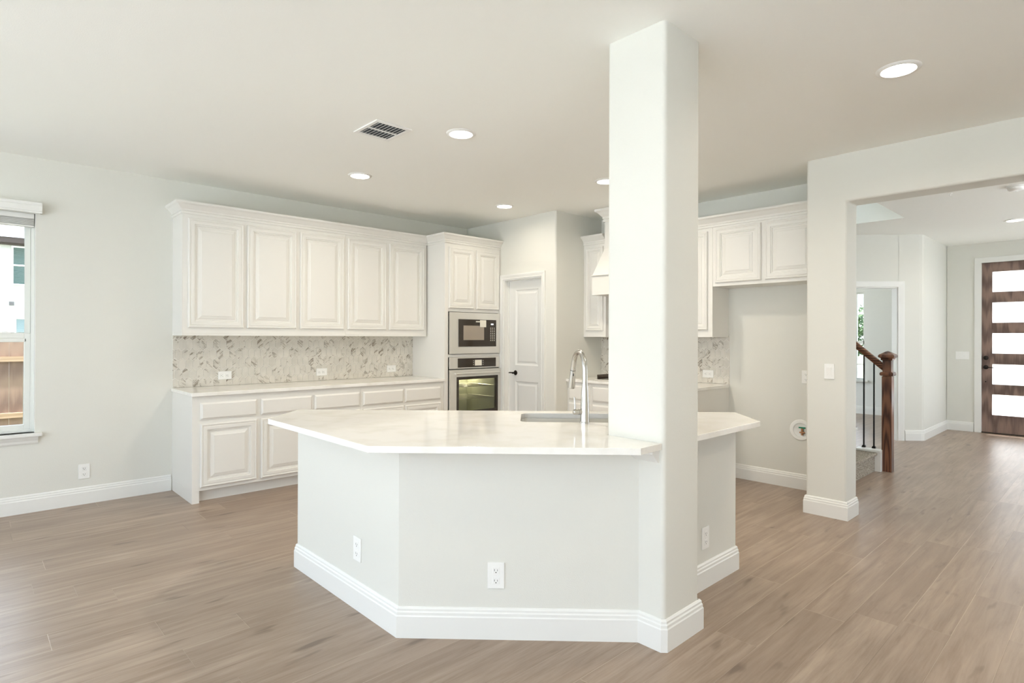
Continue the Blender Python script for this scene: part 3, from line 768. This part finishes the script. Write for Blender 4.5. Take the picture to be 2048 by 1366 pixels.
hd = thing('range_hood', 'white tapered cabinet-style range hood with crown, mostly hidden behind the column', 'range hood', (XB, 3.55, 0), AB)
hw = .461; HX = -.589       # local y front
mb = MB().box(-hw, hw, HX, 0, 1.838, 2.040)
mb.build('band', M_CAB, hd, bevel=.002)
mb = MB().box(-hw - .0, hw, HX - .012, 0, 2.0405, 2.056)
mb.box(-hw - .008, hw, HX - .02, 0, 2.046, 2.052)
mb.build('ledge', M_CAB, hd)
uw = .384; uy = -.466
def frus(w0, y0, z0, w1, y1, z1):
    return [(-w0, y0, z0), (w0, y0, z0), (w0, 0, z0), (-w0, 0, z0), (-w1, y1, z1), (w1, y1, z1), (w1, 0, z1), (-w1, 0, z1)]
mb = MB().add(frus(hw - .005, HX + .005, 2.0565, uw, uy, 2.35), [(0, 3, 2, 1), (4, 5, 6, 7), (0, 1, 5, 4), (1, 2, 6, 5), (2, 3, 7, 6), (3, 0, 4, 7)])
mb.build('taper', M_CAB, hd)
mb = MB().box(-uw, uw, uy, 0, 2.3505, 2.779); mb.build('chimney', M_CAB, hd)
m = sweep([(-uw, 0), (-uw, uy), (uw, uy), (uw, 0)], [(a * 1.3, 2.672 + b * 1.35) for a, b in CR], -1); m.build('crown', M_CAB, hd)

XF = 4.955
bB = base('white drawer base cabinet beside the pantry wall behind the faucet', (XF, YP - .001, 0), AB, .345, XB - XF, [(.03, .325)], rows=((.128, .40, 'drawer'), (.43, .655, 'drawer'), (.688, .848, 'drawer')))
base('white base cabinet under the cooktop behind the faucet', (XF, YP - .347, 0), AB, .88, XB - XF, [(.02, .43), (.45, .86)], rows=((.128, .655, 'drawer'), (.688, .848, 'drawer')))
base('white base cabinet ending at the fridge space with a plain side panel', (XF, YP - 1.228, 0), AB, .372, XB - XF, [(.025, .345)], end_right=True)
slab('countertop', 'white quartz countertop on the right wall base cabinets', [(4.925, 2.728), (XB - .012, 2.728), (XB - .012, YP - .001), (4.925, YP - .001)], CT0 + .0005, CT1, M_QUARTZ, 'countertop')
backsplash('marble tile backsplash between the range hood wall and the fridge space', (XB, YP - .0005, 0), AB, YP - 2.735, CT1 + .001, UZ0 + .45 - .45 + .017)
ck = thing('cooktop', 'gas cooktop with dark cast-iron grates on the counter behind the column', 'cooktop', (5.225, 3.565, CT1), AB)
MB().box(-.40, .40, -.255, .255, 0, .014).build('tray', M_STEEL, ck, bevel=.004)
for c in (-.265, 0, .265):
    g_ = MB()
    for a in (-.125, .115): g_.box(c + a, c + a + .012, -.225, .225, .014, .062)
    for b in (-.225, -.11, 0, .11, .213): g_.box(c - .125, c + .127, b, b + .012, .046, .060)
    g_.box(c - .006, c + .006, -.225, .225, .046, .062)
    g_.build('grate', M_GRATE, ck, bevel=.002)
    MB().lathe([(0, .04), (.04, .04), (.045, .034), (.045, .015)], (c, .02, 0)).build('burner', M_GRATE, ck)
for k in range(5): MB().lathe([(0, .036), (.016, .036), (.018, .014)], (-.16 + k * .08, -.238, 0), n=16).build('knob', M_STEEL, ck)

# things in the fridge space
ib = thing('ice_maker_box', 'round white ice-maker supply box with green valve, low in the fridge space wall', 'valve box', (XB, 2.055, .540), AB)
MB().lathe([(.062, -.002), (.066, -.010), (.090, -.010), (.096, -.004), (.096, 0)], (0, 0, 0), 'y', 40).build('flange', M_PLASTIC, ib)
m = MB().lathe([(.062, -.002), (.060, -.0008), (0, -.0008)], (0, 0, 0), 'y', 40); m.build('recess', M_PLASTIC, ib)
MB().box(-.012, .045, -.022, -.010, .018, .030).build('valve_handle', M_GREEN, ib, bevel=.002)
MB().tube([(.016, -.012, -.045), (.016, -.012, .018)], .010, 12).tube([(-.006, -.012, -.02), (.04, -.012, -.02)], .007, 10).build('valve', M_COPPER, ib)
fo = outlet('white outlet on the fridge space wall, half hidden by the entry post', (XB, 2.008, 1.025), AB)

# ------------------------------------------------------------------ island
t = thing('kitchen_island', 'angled kitchen island with textured white knee wall and tall white baseboard', 'island', (2.3, 2.3, 0))
OX, OY = 2.3, 2.3
def loc2(pts): return [(a - OX, b - OY) for a, b in pts]
IX, IS, IY = 1.464, 3.773, 1.612
KX0, KX1, KY0, KY1 = 2.242, 2.546, 1.400, 1.716
ci = (IX, IS - IX)
cw = (KX0, IS - KX0)
outer = [(IX, 3.42), ci, cw]
# left and front stretch of the knee wall
th = .12; k8 = th * math.tan(R(22.5))
inner = [(KX0, cw[1] + th * r2), (IX + th, ci[1] + k8), (IX + th, 3.42 + .0)]
MB().prism(loc2([(IX, 3.42), ci, cw, inner[0], inner[1], inner[2]]), 0, .8835).build('knee_wall', M_WALL, t)
MB().prism(loc2([(KX1 + .0005, IY), (3.36, IY), (3.36, IY + .12), (KX1 + .0005, IY + .12)]), 0, .8835).build('knee_wall', M_WALL, t)
sweep(loc2([(IX + .05, 3.42), (IX, 3.42), ci, cw]), BB, -1).build('baseboard', M_TRIM, t)
sweep(loc2([(KX1 + .016, IY), (3.36, IY), (3.36, IY + .12)]), BB, -1).build('baseboard', M_TRIM, t)
TRM = [(0, .850), (.005, .850), (.010, .858), (.020, .868), (.024, .872), (.024, .8835), (0, .8835)]
sweep(loc2([(IX + .05, 3.42), (IX, 3.42), ci, cw, ]), TRM, -1).build('counter_moulding', M_TRIM, t)
# cove bracket against the column under the counter end
mb = MB().prism(loc2([(KX0 - .05, 1.44), (KX0, 1.44), (KX0, 1.532), (KX0 - .05, 1.532)]), .872, .8835)
n_ = [(0, .825), (-.010, .827), (-.052, .868), (-.052, .8835), (0, .8835)]
mb = MB().add([(KX0 - .0005 + a - OX, y - OY, b) for y in (1.425, 1.58) for a, b in n_], [tuple(range(5)), (9, 8, 7, 6, 5)] + [(i, (i + 1) % 5, 5 + (i + 1) % 5, 5 + i) for i in range(5)])
mb.build('corbel_moulding', M_TRIM, t)
# kitchen side: cabinet faces along the back
bs = 5.13
bl_ = (bs - 3.42, 3.42); br_ = (3.36, bs - 3.36)
q = lambda p, dd: (p[0] - dd / r2, p[1] - dd / r2)
MB().prism(loc2([q(bl_, .02), q(br_, .02), br_, bl_]), .10, .8835).build('cabinet_face', M_CAB, t)
MB().prism(loc2([(IX + th, 3.40), (bl_[0] - .03, 3.40), (bl_[0] - .005, 3.42), (IX + th, 3.42)]), 0, .8835).build('end_panel', M_CAB, t)
MB().prism(loc2([q(bl_, .10), q(br_, .10), q(br_, .08), q(bl_, .08)]), 0, .10).build('toe_kick', M_CAB, t)
Lb = math.hypot(br_[0] - bl_[0], br_[1] - bl_[1])
for k in range(4):
    e_ = MB().rings(.03 + k * (Lb - .04) / 4, (k + 1) * (Lb - .04) / 4, .13, .86, door_rings(.4)).build('door', M_CAB, t)
    e_.location = (br_[0] - OX, br_[1] - OY, 0); e_.rotation_euler = (0, 0, R(135))

# countertop of the island, cut for the column and the sink
def SQ(s, qv): return ((s + qv * r2) / 2, (s - qv * r2) / 2)
sk0, sk1, sq0, sq1 = 4.530, 5.050, -.045, .695
cz = [(1.256, 2.224), (2.080, 1.4), (2.110, 1.412), (KX0 - .0005, 1.412), (KX0 - .0005, KY1 + .0005), (KX1 + .0005, KY1 + .0005), (KX1 + .0005, 1.412), (3.240, 1.412), (3.519, 1.691), (1.563, 3.646), (1.256, 3.339)]
cz[1] = (2.074, 1.406); cz[2] = (2.085, 1.410)
bm = bmesh.new()
def ring(pts, z): return [bm.verts.new((a - OX, b - OY, z)) for a, b in pts]
def rr(s0, s1, q0, q1, r, n=6):     # rounded rectangle in (s/r2, q) space
    a0, a1 = s0 / r2, s1 / r2; out = []
    for (ca, cq, st_) in ((a1 - r, q1 - r, 0), (a0 + r, q1 - r, 90), (a0 + r, q0 + r, 180), (a1 - r, q0 + r, 270)):
        for i in range(n + 1):
            an = R(st_ + 90 * i / n); out.append(SQ((ca + r * math.cos(an)) * r2, cq + r * math.sin(an)))
    return out
hole = rr(sk0, sk1, sq0, sq1, .045)
vb = []
for z in (CT0 + .0005, CT1):
    o1 = ring(cz, z); h1 = ring(hole, z)
    es = [bm.edges.new((o1[i], o1[(i + 1) % len(o1)])) for i in range(len(o1))] + [bm.edges.new((h1[i], h1[(i + 1) % len(h1)])) for i in range(len(h1))]
    bmesh.ops.triangle_fill(bm, use_beauty=True, use_dissolve=False, edges=es)
    vb.append((o1, h1))
for a, b in ((vb[0][0], vb[1][0]), (vb[0][1], vb[1][1])):
    for i in range(len(a)): bm.faces.new((a[i], a[(i + 1) % len(a)], b[(i + 1) % len(a)], b[i]))
bmesh.ops.recalc_face_normals(bm, faces=bm.faces)
me = bpy.data.meshes.new('island_countertop'); bm.to_mesh(me); bm.free(); me.materials.append(M_QUARTZ)
ic = bpy.data.objects.new('island_countertop', me); COL.objects.link(ic); ic.location = (OX, OY, 0)
tag(ic, 'large white polished quartz top of the angled island, notched around the column', 'countertop')
bv = ic.modifiers.new('bevel', 'BEVEL'); bv.width = .002; bv.segments = 2; bv.limit_method = 'ANGLE'; bv.angle_limit = R(40)

# sink bowl
sc_ = SQ((sk0 + sk1) / 2, (sq0 + sq1) / 2)
sk = thing('sink', 'undermount stainless sink bowl set in the island top', 'sink', (sc_[0], sc_[1], .68), 0)
def lp(pts, z): return [(a - sc_[0], b - sc_[1], z) for a, b in pts]
g1 = lp(rr(sk0 - .02, sk1 + .02, sq0 - .014, sq1 + .014, .05), .2035); g2 = lp(rr(sk0 - .004, sk1 + .004, sq0 - .004, sq1 + .004, .047), .2035)
g3 = lp(rr(sk0 + .01, sk1 - .01, sq0 + .01, sq1 - .01, .045), .02); g4 = lp(rr(sk0 + .06, sk1 - .06, sq0 + .05, sq1 - .05, .04), .0)
mb = MB(); n = len(g1)
fs = []
for k in range(3): fs += [(k * n + i, k * n + (i + 1) % n, (k + 1) * n + (i + 1) % n, (k + 1) * n + i) for i in range(n)]
mb.add(g1 + g2 + g3 + g4, fs + [tuple(range(3 * n, 4 * n))], True)
mb.recalc = True
mb.build('bowl', M_SINK, sk)
MB().lathe([(0, .003), (.03, .003), (.042, .005), (.045, .001)], (0, 0, .0)).build('drain', M_CHROME, sk)

# faucet
fx, fy = 2.463, 2.032
fa = thing('faucet', 'tall satin nickel gooseneck pull-down faucet standing on the island', 'faucet', (fx, fy, CT1), R(45) + R(14))
# local +x = spout direction
MB().lathe([(0, 0), (.0275, 0), (.0275, .006), (.0255, .008), (.0245, .05), (.0235, .10), (.0195, .17), (.0150, .212), (.0150, .215), (0, .215)]).build('body', M_CHROME, fa)
ar = .098; ht = .285
pts = [(0, 0, .213), (0, 0, .25)] + [(ar - ar * math.cos(R(a)), 0, ht + .0 + ar * 1.02 * math.sin(R(a))) for a in range(0, 166, 11)]
pe = pts[-1]; 
pts += [(pe[0] + .012, 0, pe[2] - .025)]
MB().tube(pts, [.0148] * 2 + [.0140] * (len(pts) - 2), 18).build('spout', M_CHROME, fa)
e0 = Vector(pts[-1]); dr_ = (Vector(pts[-1]) - Vector(pts[-2])).normalized(); dr_ = (dr_ + Vector((0, 0, -.9))).normalized()
MB().tube([e0, e0 + dr_ * .012, e0 + dr_ * .03, e0 + dr_ * .11, e0 + dr_ * .118], [.0145, .0150, .0155, .0205, .0200], 18).build('spray_head', M_CHROME, fa)
MB().tube([e0 + dr_ * .010 - Vector((0, 0, 0)), e0 + dr_ * .013], .0156, 18).build('spray_collar', M_SLOT, fa)
pb = MB().tube([e0 + dr_ * .03 + Vector((-.014, 0, 0)), e0 + dr_ * .045 + Vector((-.0165, 0, 0))], .004, 8); pb.build('spray_button', M_SLOT, fa)
MB().tube([(0, .015, .062), (0, .034, .062)], [.0155, .0160], 20).build('valve_housing', M_CHROME, fa)
hh = MB().tube([(0, .0355, .062), (0, .062, .062), (0, .066, .062)], [.0165, .0150, .010], 20)
hh.tube([(0, .055, .070), (.0, .058, .125), (0, .060, .142)], [.0055, .0048, .0045], 10)
hh.build('lever_handle', M_CHROME, fa)

# column
c_ = thing('support_column', 'square white textured column rising from the island front to the ceiling', 'column', ((KX0 + KX1) / 2, (KY0 + KY1) / 2, 0))
lcx, lcy = (KX0 + KX1) / 2, (KY0 + KY1) / 2; hx, hy, rc_ = (KX1 - KX0) / 2, (KY1 - KY0) / 2, .022
poly = arc(-hx + rc_, -hy + rc_, rc_, 180, 270) + arc(hx - rc_, -hy + rc_, rc_, 270, 360) + arc(hx - rc_, hy - rc_, rc_, 0, 90) + arc(-hx + rc_, hy - rc_, rc_, 90, 180)
MB().prism(poly, 0, CH, True).build('shaft', M_WALL, c_)
sweep([(-hx, cw[1] - lcy), (-hx, -hy + .012), (-hx + .012, -hy), (hx, -hy), (hx, hy)], BB, -1).build('baseboard', M_TRIM, c_)

outlet('white outlet on the broad front face of the island knee wall', (*SQ(IS, (1.7605 - 1.9695) / r2), .288), A45)
outlet('white outlet seen edge-on on the left face of the island', (IX, 2.690, .301), AB + 0)
outlet('white outlet in shade on the right-hand island face behind the column', (2.995, IY, .272), 0)

# ------------------------------------------------------------------ ceiling fittings
POS = [((3.534, .824), 'recessed ceiling light nearest the camera, upper right over the walkway'),
       ((2.488, 3.155), 'recessed ceiling light beside the ceiling vent'),
       ((2.504, 4.584), 'recessed ceiling light in front of the long left wall cabinets'),
       ((4.202, 4.577), 'recessed ceiling light in front of the oven tower and pantry door'),
       ((4.183, 3.214), 'recessed ceiling light half hidden behind the column top'),
       ((9.03, .925), 'recessed ceiling light in the entry hall by the front door')]
proto = None
for i, ((x, y), lab) in enumerate(POS):
    if proto is None:
        proto = thing('recessed_light', lab, 'ceiling light', (x, y, CH), 0, 'round recessed ceiling lights')
        MB().lathe([(.076, -.004), (.080, -.010), (.094, -.008), (.102, -.001), (.102, .0)], n=40).build('trim_ring', M_PLASTIC, proto)
        MB().lathe([(0, -.006), (.074, -.006), (.078, -.003)], n=40).build('lens', M_LAMP, proto)
    else: dup(proto, (x, y, CH), 0, lab)
LIGHTS = [(x, y, (2.2 if x > 4 else 4.0) if y > 4.5 else ((8.0 if y > 2 else 6.0) if x < 6 else 3.0)) for (x, y), _ in POS] + [(1.0, 1.2, 2), (-1.2, .8, 2), (1.2, -1.4, 3), (2.9, -.9, 8), (6.6, .3, 3)]  # extra lamps after POS have no fixtures, added to brighten the rooms
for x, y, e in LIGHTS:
    ld = bpy.data.lights.new('downlight_or_fill', 'AREA'); ld.shape = 'DISK'; ld.size = .15; ld.energy = e; ld.color = (1.0, .89, .73); ld.spread = R(165)
    o = bpy.data.objects.new('downlight_or_fill', ld); COL.objects.link(o); o.location = (x, y, CH - .012)

vt = thing('ceiling_vent', 'rectangular white louvred air vent in the ceiling left of a recessed light', 'vent', (2.068, 3.474, CH))
fv = MB(); vx, vy = .137, .153
for a, b, c, d in ((-vx, -vx + .028, -vy, vy), (vx - .028, vx, -vy, vy), (-vx + .028, vx - .028, -vy, -vy + .028), (-vx + .028, vx - .028, vy - .028, vy)): fv.box(a, b, c, d, -.008, 0)
fv.box(-vx + .028, vx - .028, -.005, .005, -.010, 0)
fv.build('frame', M_PLASTIC, vt, bevel=.002)
MB().box(-vx + .02, vx - .02, -vy + .02, vy - .02, -.0015, -.0005).build('duct_shade_sheet', M_VENTIN, vt)  # dark sheet painted as the shade inside the duct
for sx in (-1, 1):
    for k in range(8):
        xx = -vx + .034 + k * .0262; a, b = sorted((sx * .006, sx * (vy - .029)))
        MB().add([(xx + .009, a, -.002), (xx + .009, b, -.002), (xx, b, -.009), (xx, a, -.009), (xx + .0105, a, -.003), (xx + .0105, b, -.003), (xx + .0015, b, -.010), (xx + .0015, a, -.010)],
                 [(0, 1, 2, 3), (7, 6, 5, 4), (0, 4, 5, 1), (1, 5, 6, 2), (2, 6, 7, 3), (3, 7, 4, 0)]).build('louvre', M_PLASTIC, vt)
sd = thing('smoke_detector', 'round white smoke detector on the hall ceiling', 'smoke detector', (7.02, .714, CH))
MB().lathe([(0, -.045), (.035, -.045), (.05, -.040), (.058, -.030), (.060, -.012), (.072, -.010), (.074, 0)], n=36).build('housing', M_PLASTIC, sd)
MB().lathe([(0, -.047), (.012, -.047), (.013, -.044)], (.02, 0, 0), n=16).build('test_button', M_PLASTIC, sd)
hk = thing('small_ceiling_fitting', 'tiny white fitting on the hall ceiling just past the header', 'ceiling fitting', (6.93, 1.188, CH))  # fitting of unknown kind, only a small bright nub
MB().lathe([(0, -.022), (.006, -.022), (.006, -.006), (.018, -.004), (.019, 0)], n=16).build('cover', M_PLASTIC, hk)

# ------------------------------------------------------------------ staircase and railing
sx0, sx1 = SH[0], 6.885
sc = thing('staircase', 'carpeted beige stairs rising to the left behind the entry post', 'stairs', (sx1, 1.79, 0))
Y0 = 1.79; RZ, RN = .197, .255
for k in range(10):
    y = Y0 + k * RN - 1.79; z = (k + 1) * RZ
    prof = [(y + .02, 0 if k == 0 else z - RZ - .02), (y + .02, z - .045), (y - .002, z - .03), (y - .006, z - .015), (y, z - .003), (y + .012, z), (y + RN + .03, z), (y + RN + .03, 0 if k == 0 else z - RZ - .02)]
    n = len(prof); xs = (sx0 - sx1, -.001)
    MB().add([(x, a, b) for x in xs for a, b in prof], [tuple(range(n)), tuple(range(2 * n - 1, n - 1, -1))] + [(i, (i + 1) % n, n + (i + 1) % n, n + i) for i in range(n)]).build('step', M_CARPET, sc)
sb = MB(); cb = MB()
for k in range(8):
    y = k * RN - .035; z = (k + 1) * RZ + .002
    sb.box(0, .09, y, y + RN + .002, 0, z)
    MB().box(-.018, .105, y - (.02 if k else .0), y + RN - .021, z, z + .022).build('curb_cap', M_TRIM, sc, bevel=.004)
sb.build('stringer', M_TRIM, sc)
rl = thing('stair_railing', 'stained oak stair railing with square newel post and thin black iron balusters', 'railing', (6.985, 1.717, 0))
NX, NY = 6.985, 1.717
h_ = .045
nw = MB()
nw.box(-h_, h_, -h_, h_, 0, .985); nw.box(-.040, .040, -.040, .040, .985, 1.17)
nw.build('newel_shaft', M_OAK, rl, bevel=.003)
def sqlathe(mb, prof):
    vs = []
    for r, z in prof: vs += [(-r, -r, z), (r, -r, z), (r, r, z), (-r, r, z)]
    fs = [(4 * k + i, 4 * k + (i + 1) % 4, 4 * k + 4 + (i + 1) % 4, 4 * k + 4 + i) for k in range(len(prof) - 1) for i in range(4)]
    return mb.add(vs, fs + [(3, 2, 1, 0), tuple(range(4 * len(prof) - 4, 4 * len(prof)))])
sqlathe(MB(), [(.046, .990), (.055, .993), (.061, 1.003), (.061, 1.016), (.055, 1.027), (.042, 1.032)]).build('newel_ring', M_OAK, rl)
sqlathe(MB(), [(.042, 1.150), (.050, 1.153), (.054, 1.162), (.050, 1.170), (.062, 1.178), (.072, 1.184), (.072, 1.200), (.064, 1.212), (.046, 1.222), (.020, 1.240), (.004, 1.246)]).build('newel_cap', M_OAK, rl)
ra = .79
hp = [(-.022, -.030), (.022, -.030), (.026, -.010), (.031, .004), (.031, .018), (.020, .030), (0, .034), (-.020, .030), (-.031, .018), (-.031, .004), (-.026, -.010)]
ya, yb = .041, 2.0; zr = 1.100 
n = len(hp)
MB().add([(a, y, zr + (y - .066) * ra * 1.13 + b * 1.25) for y in (ya, yb) for a, b in hp], [tuple(range(n)), tuple(range(2 * n - 1, n - 1, -1))] + [(i, (i + 1) % n, n + (i + 1) % n, n + i) for i in range(n)]).build('handrail', M_OAKR, rl)
for k, yy in enumerate([1.843 + .094 * i for i in range(9)]):
    y = yy - NY; st_ = int((yy - 1.755) / RN); zb = (st_ + 1) * RZ + .024
    zt_ = zr + (y - .066) * ra * 1.13 - .03
    b_ = MB().box(-.0065, .0065, y - .0065, y + .0065, zb, zt_).build('baluster', M_IRON, rl)
    sqlathe(MB(), [(.0165, 0), (.0165, .012), (.009, .024)]).build('shoe', M_IRON, b_)
    b_.children[0].location = (0, y, zb)

# ------------------------------------------------------------------ outdoors
go = grid_slab(MB(), PZ, -60, 70, -60, 80, [(LX - .15, 12.1, BY - .15, YA + .15)], -.50, -.45).build('lawn', M_GRASS)
struct(go)
fe = thing('wooden_fence', 'brown cedar board fence with pale rails outside the left window', 'fence', (0, 9.62, -.45))
k = 0; x = -4.0
while x < 3.0:
    wv = .134; dz = random.uniform(-.006, .006)
    if -.9 < x < 1.3:
        b_ = MB().box(0, wv - .0015, 0, .018, 0, 1.79 + dz); b_ = b_.build('board', M_FENCE, fe); b_.location = (x, 0, 0)
    x += wv; k += 1
for z in (.80, 1.505): MB().box(-.95, 1.4, -.038, -.0005, z, z + .064).build('rail', M_FRAIL, fe)

def brick_white():
    t_ = NT('white_painted_brick')
    tc = t_.new('TexCoord'); sp = t_.new('SeparateXYZ'); t_.link(tc.outputs['Object'], sp.inputs[0])
    b = t_.new('TexBrick'); b.inputs['Scale'].default_value = 1.0; b.inputs['Brick Width'].default_value = .22; b.inputs['Row Height'].default_value = .075; b.inputs['Mortar Size'].default_value = .008
    b.inputs['Color1'].default_value = (.56, .55, .53, 1); b.inputs['Color2'].default_value = (.50, .49, .475, 1); b.inputs['Mortar'].default_value = (.46, .45, .44, 1)
    t_.link(t_.comb(sp.outputs[0], sp.outputs[2], 0.0), b.inputs['Vector']); t_.link(b.outputs['Color'], t_.b.inputs['Base Color']); t_.b.inputs['Roughness'].default_value = .85
    return t_.m
M_BR = brick_white()
ho = thing('neighbour_house', 'two-storey white brick house with brown eaves seen through the left window', 'house', (0, 34, -.45))
MB().box(-9, 9, 0, 8, 0, 5.9).build('wall', M_BR, ho)
MB().box(-9.3, 9.3, -.45, 0, 5.90, 6.14).box(-9.3, 9.3, -.30, 0, 5.84, 5.9).build('fascia', M_FASCIA, ho)
MB().add([(-9.4, -.5, 6.14), (9.4, -.5, 6.14), (9.4, 8.5, 6.14), (-9.4, 8.5, 6.14), (-6, 4, 9.4), (6, 4, 9.4)], [(0, 1, 5, 4), (1, 2, 5), (2, 3, 4, 5), (3, 0, 4), (3, 2, 1, 0)]).build('roof', M_ROOF, ho)
for (xa, xb, za, zb, mm, two) in ((1.60, 2.55, 4.13, 5.80, M_SHUTTER, True), (1.70, 2.55, 1.1, 2.62, M_SHUTTER2, False)):
    wn_ = frame_rect(MB(), xa - .05, xb + .05, za - .06, zb + .02, .07, -.05, .02)
    if two: wn_.box(xa, xb, -.04, .02, (za + zb) / 2 - .035, (za + zb) / 2 + .035)
    wo_ = wn_.build('window', M_TRIM, ho)
    sl_ = MB(); z = za
    while z < zb - .06:
        sl_.add([(xa, -.03, z), (xb, -.03, z), (xb, -.005, z + .055), (xa, -.005, z + .055)], [(0, 1, 2, 3)]); z += .06
    sl_.build('blind', mm, wo_)
MB().box(1.48, 1.65, -.03, 0, 3.17, 3.34).build('wall_vent', mat('vent_grey', (.13, .12, .12), .7), ho)

tr = thing('tree', 'green tree outside the far room window beyond the stair railing', 'tree', (30.0, 9.0, -.45))
MB().tube([(0, 0, 0), (.1, 0, 1.0), (0, .1, 2.4)], [.16, .13, .06], 10).build('trunk', M_BARK, tr)
lf = MB()
for _ in range(1400):
    u_ = random.gauss(0, 1), random.gauss(0, 1), random.gauss(0, 1); L_ = math.sqrt(sum(c * c for c in u_)); rr_ = random.random() ** .4
    c0 = Vector((u_[0] / L_ * 1.5 * rr_, u_[1] / L_ * 1.5 * rr_, 2.2 + u_[2] / L_ * 1.25 * rr_))
    a_ = Vector((random.uniform(-1, 1), random.uniform(-1, 1), random.uniform(-1, 1))).normalized() * .12; b__ = a_.orthogonal().normalized() * .07
    lf.add([c0 - a_, c0 + b__, c0 + a_, c0 - b__], [(0, 1, 2, 3)])
lf.build('foliage', M_LEAF, tr)
for nm, bx in (('bounce_patio', (-30, LX - .15, -25, 9)), ('bounce_patio_back', (LX - .15, XC + .25, -25, BY - .15)), ('bounce_patio_hall', (XC + .26, 30, -25, -1.41)), ('bounce_patio_study', (6.0, 12.1, YA + .16, 14))):  # unseen pale paving added to bounce sunlight indoors
    struct(MB().box(*bx, -.44, -.40).build(nm, M_BOUNCE))
dv = struct(MB().box(12.2, 24, -1.4, 14, -.45, -.42).build('driveway', mat('concrete_drive', (.30, .28, .24), .9)))
print('objects', len(bpy.data.objects))
